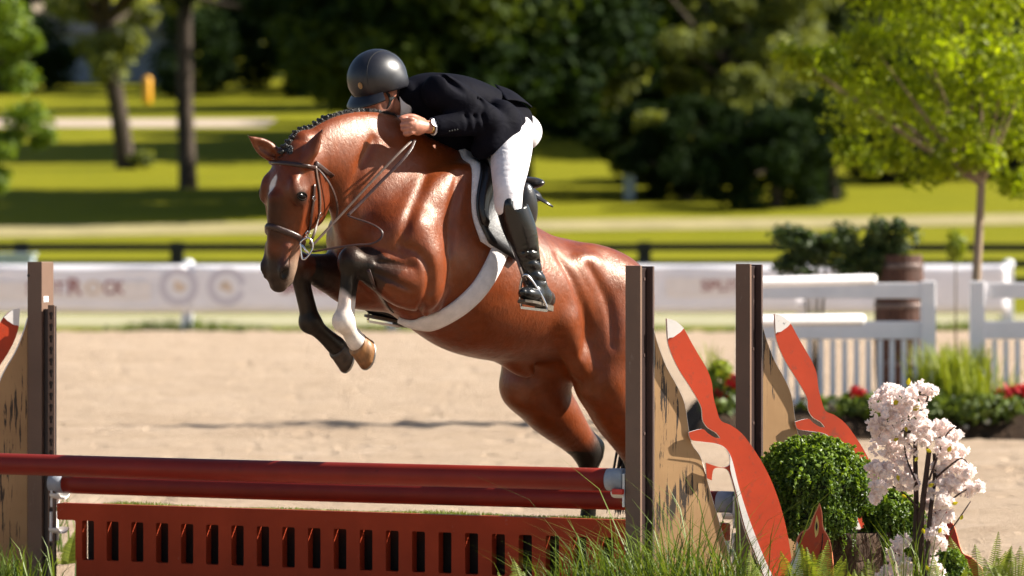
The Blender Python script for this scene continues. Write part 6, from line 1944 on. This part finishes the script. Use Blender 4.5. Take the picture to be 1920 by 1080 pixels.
def crown(n, rx, ry, z0, z1, rr, seed):
    r = random.Random(seed); out = []
    for i in range(n):
        a = r.uniform(0, 6.283); f = math.sqrt(r.random()); t = r.random()
        k = math.sin(math.pi * (.15 + .8 * t))
        out.append((math.cos(a) * f * rx * k, math.sin(a) * f * ry * k, z0 + (z1 - z0) * t, rr * r.uniform(.7, 1.25)))
    return out
G1 = None
# the three trees one can tell apart at the left
b = on_ground(352, 174)
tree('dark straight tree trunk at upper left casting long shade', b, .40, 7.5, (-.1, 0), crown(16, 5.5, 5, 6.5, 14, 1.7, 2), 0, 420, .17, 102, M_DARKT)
b = on_ground(236, 188)
tree('leaning ivy-clad tree trunk lit on its right side', b, .46, 6.0, (-1.0, 0), crown(22, 3.0, 2.6, 4.4, 11, 1.2, 3) + [(-.9, 0, 4.3, .8), (-1.3, -.3, 5.2, .9), (-.4, -.3, 5.4, .8), (.5, -.3, .6, .55)], 0, 420, .16, 103, M_GREYG)
b = on_ground(-190, 120)
tree('bright green tree reaching in from the upper left edge', b, .28, 4.0, (.2, 0), [(x, y, z, rr) for x, y, z, rr in ((2.6, 0, 6.2, 1.0), (3.2, .2, 5.2, .8), (3.4, 0, 4.2, .75), (2.9, -.3, 3.3, .7), (3.9, .1, 3.6, .45), (2.6, 0, 2.4, .5), (1.2, 0, 5, 1.2), (.2, 0, 6.5, 1.5), (3.7, 0, 6.3, .6), (-1, .5, 5.5, 1.5), (2.7, .1, 7.0, .8))], 0, 420, .11, 104, M_BRIGHT)
# big drooping tree at centre right, foliage down to the grass
b = on_ground(1390, 170)
dk = random.Random(8); cl = []
for i in range(54):
    a = dk.uniform(0, 6.283); t = dk.random(); f = math.sqrt(dk.random())
    rr = 4.6 * math.sin(math.pi * min(1, .30 + .62 * t)) + .8
    cl.append((math.cos(a) * f * rr, math.sin(a) * f * rr * .8, .4 + 10.5 * t, dk.uniform(.8, 1.4)))
tree('large drooping grey-green tree with foliage down to the lawn', b, .45, 4.0, (.2, 0), cl, 0, 420, .16, 105, M_GREYG, shell=.55)
b = on_ground(1285, 164)
tree('dark rounded shrub tree standing left of the drooping tree', b, .25, 1.2, (0, 0), crown(26, 2.7, 2.4, .2, 3.6, .85, 9), 0, 340, .12, 106, M_DARKT)
for px_, d_, sd_, lb_ in ((1455, 158, 34, 'dark leafy shrub tree in front of the drooping tree'), (1240, 178, 35, 'dark leafy shrub tree left of the drooping tree, near the utility box'), (1345, 180, 36, 'dark leafy shrub tree behind the drooping tree trunk'), (1665, 178, 31, 'dark leafy shrub tree under the left side of the young tree'), (1775, 182, 32, 'dark leafy shrub tree left of the slim pale trunk'), (1900, 180, 33, 'dark leafy shrub tree right of the slim pale trunk')):
    tree(lb_, on_ground(px_, d_), .25, 1.5, (0, 0), crown(30, 2.9, 2.2, .4, 2.9 if px_ < 1500 else 6.0, 1.0, sd_), 0, 330, .14, 110 + sd_, M_DARKT)
b = on_ground(1560, 163)
tree('dark dense shrub tree between drooping tree and young tree', b, .25, 1.2, (0, 0), crown(26, 3.0, 2.4, .3, 4.2, .95, 10), 0, 340, .12, 107, M_DARKT)
# young yellow-green tree near the right edge
YD = 41.6
b = on_ground(1850, YD); b.z = 0
yc = []
yr = random.Random(12)
pxs = [(1700, 40, .36), (1800, 30, .40), (1900, 40, .40), (1640, 90, .30), (1740, 100, .36), (1840, 110, .38), (1930, 120, .36), (1560, 110, .20), (1600, 150, .26), (1690, 165, .34), (1790, 170, .36), (1890, 190, .34), (1490, 105, .14), (1530, 140, .16), (1620, 215, .30), (1720, 235, .32), (1810, 240, .3), (1900, 260, .3), (1600, 280, .18), (1680, 290, .22), (1750, 310, .22), (1840, 300, .2), (1910, 340, .2), (1630, 310, .13), (1980, 200, .4), (2040, 120, .4), (1960, 300, .3), (1850, -20, .4), (1950, 0, .4), (1760, -40, .4), (1670, 0, .3), (1740, -130, .4), (1850, -120, .4), (1960, -110, .4), (1800, -230, .4), (1900, -220, .4), (1850, -320, .35)]
for px, py, rr in pxs:
    p = P(px, py, YD + yr.uniform(-.6, .6)); yc.append((p.x - b.x, p.y - b.y, p.z - b.z, rr))
tree('young yellow-green tree with slim pale trunk at upper right', b, .056, 2.3, (-.05, 0), yc, 0, 460, .036, 108, M_YOUNG, M_TBARK_L, shell=.05, roots=1.2, puff=(.7, 1.35))
# wood behind: trees whose trunks stand beyond the horse and out to the right, they shade the lawn
wood = [(760, 157, 14), (855, 156, 15), (950, 158, 14), (800, 169, 14), (900, 168, 15), (985, 170, 14), (745, 199, 15), (850, 198, 16), (950, 200, 16), (790, 208, 15), (890, 209, 15), (1120, 262, 16), (690, 252, 15), (800, 254, 17), (930, 256, 17), (1210, 256, 17), (1330, 234, 16), (1480, 226, 16), (1640, 212, 15), (1790, 206, 15), (1930, 200, 15),
        (430, 292, 15), (560, 282, 15), (640, 300, 17), (1060, 285, 18), (1400, 280, 18), (1700, 270, 18), (2080, 205, 15), (20, 330, 12), (1880, 262, 18), (1045, 222, 13), (1150, 216, 13)]
ords = ['first', 'second', 'third', 'fourth', 'fifth', 'sixth', 'seventh', 'eighth', 'ninth', 'tenth', 'eleventh', 'twelfth', 'thirteenth', 'fourteenth', 'fifteenth', 'sixteenth', 'seventeenth', 'eighteenth', 'nineteenth', 'twentieth', 'twenty-first', 'twenty-second', 'twenty-third', 'twenty-fourth', 'twenty-fifth', 'twenty-sixth', 'twenty-seventh', 'twenty-eighth', 'twenty-ninth', 'thirtieth', 'thirty-first', 'thirty-second', 'thirty-third', 'thirty-fourth', 'thirty-fifth', 'thirty-sixth', 'thirty-seventh']
order = sorted(range(len(wood)), key=lambda i: wood[i][0])
for i, (px, d, h) in enumerate(wood):
    b = on_ground(px, d)
    row = 6.0 if d < 190 else 4.6
    low = .30 if d < 210 else (.10 if d > 225 else .03)
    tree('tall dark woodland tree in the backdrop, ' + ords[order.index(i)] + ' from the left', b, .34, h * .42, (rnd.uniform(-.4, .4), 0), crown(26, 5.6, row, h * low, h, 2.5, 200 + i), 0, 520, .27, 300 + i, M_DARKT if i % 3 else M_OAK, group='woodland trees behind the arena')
# dark undergrowth closing the view under the wood
under = [25, 85, 345, 395, 470, 545, 620, 700, 790, 880, 970, 1060, 1150, 1230, 1320, 1410, 1500, 1590, 1680, 1770, 1860, 1950]
for i, px in enumerate(under):
    d = 276 + 6 * math.sin(i * 2.1) - (0 if px < 1250 else 40); b = on_ground(px, d)
    e = empty('undergrowth_shrub', b); tag(e, 'dark undergrowth shrub at the wood edge, ' + ords[i] + ' from the left', 'shrub', 'undergrowth shrubs along the wood edge')
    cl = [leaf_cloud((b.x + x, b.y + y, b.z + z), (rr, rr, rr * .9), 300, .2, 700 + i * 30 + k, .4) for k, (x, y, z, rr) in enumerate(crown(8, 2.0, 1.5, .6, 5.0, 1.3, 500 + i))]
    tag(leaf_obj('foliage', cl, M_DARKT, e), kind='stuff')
    MB().tube([b - ZU * .1, b + ZU * 3.0], [.12, .04], 6).build('stem', M_TBARK, e)
# pale barn far behind the left trees
M_WALL = simple('pale_grey_siding', (.26, .28, .33), .8, .08, 1, .2, 0, .3, 3, stretch=(.05, .05, 8))
M_ROOF = simple('tan_shingle_roof', (.34, .27, .19), .9, .2, 2, .2, 0, .4, 10)
BN = 292.0
def nx_(px): return (px - 960) * BN / FPX
gz = TZ(BN)
bn = empty('barn', (nx_(210), BN, gz)); tag(bn, 'pale grey barn with tan roof far behind the left trees', 'building')
x0, x1 = nx_(60), nx_(350); w = x1 - x0
zt = CAMZ - (62 - HOR) * BN / FPX
MB().box(((x0 + x1) / 2, BN + 4, (gz + zt) / 2 - .3), (w, 8, zt - gz + .6)).build('wall', M_WALL, bn)
MB().add([(x0 - .4, BN - .6, zt), (x1 + .4, BN - .6, zt), (x1 + .4, BN + 4, zt + 2.2), (x0 - .4, BN + 4, zt + 2.2), (x1 + .4, BN + 8.6, zt), (x0 - .4, BN + 8.6, zt)], [(0, 1, 2, 3), (3, 2, 4, 5), (0, 3, 5), (1, 4, 2), (0, 5, 4, 1)]).build('roof', M_ROOF, bn)
for px in (100, 160, 250, 310):
    MB().box((nx_(px), BN - .03, (gz + zt) / 2 + .5), (1.0, .08, 1.2)).build('window', simple('dark_window_glass', (.05, .06, .08), .2, .1), bn)
# yellow marker post, pale post
yp = on_ground(276, 262)
e = MB(); e.lathe([(.26, -.1), (.27, .3), (.27, 1.45), (.22, 1.58), (.10, 1.62)], yp, ZU, 18)
tag(e.build('marker_post', simple('yellow_orange_paint', (.75, .36, .01), .5, .08, 3)), 'yellow-orange marker post on the far lawn between the trunks', 'post')
wp = on_ground(1180, 163)
e = MB(); e.box(wp + ZU * .5, (.42, .3, 1.0), None, .05); e.box(wp + ZU * 1.02, (.5, .36, .06), None, .02)
tag(e.build('utility_box', simple('blue_grey_box', (.30, .36, .42), .5, .1, 3)), 'pale blue-grey utility box beside the dark rounded shrub', 'utility box')
bx2 = P(12, 475, 106)
e = MB(); e.box((bx2.x, 106, .8), (1.3, .5, 1.1), None, .05); e.box((bx2.x, 106, 1.37), (1.4, .6, .06), None, .02)
tag(e.build('utility_box', simple('pale_blue_panel', (.42, .50, .58), .5, .1, 3)), 'pale blue box at the left end of the black fence', 'utility box')
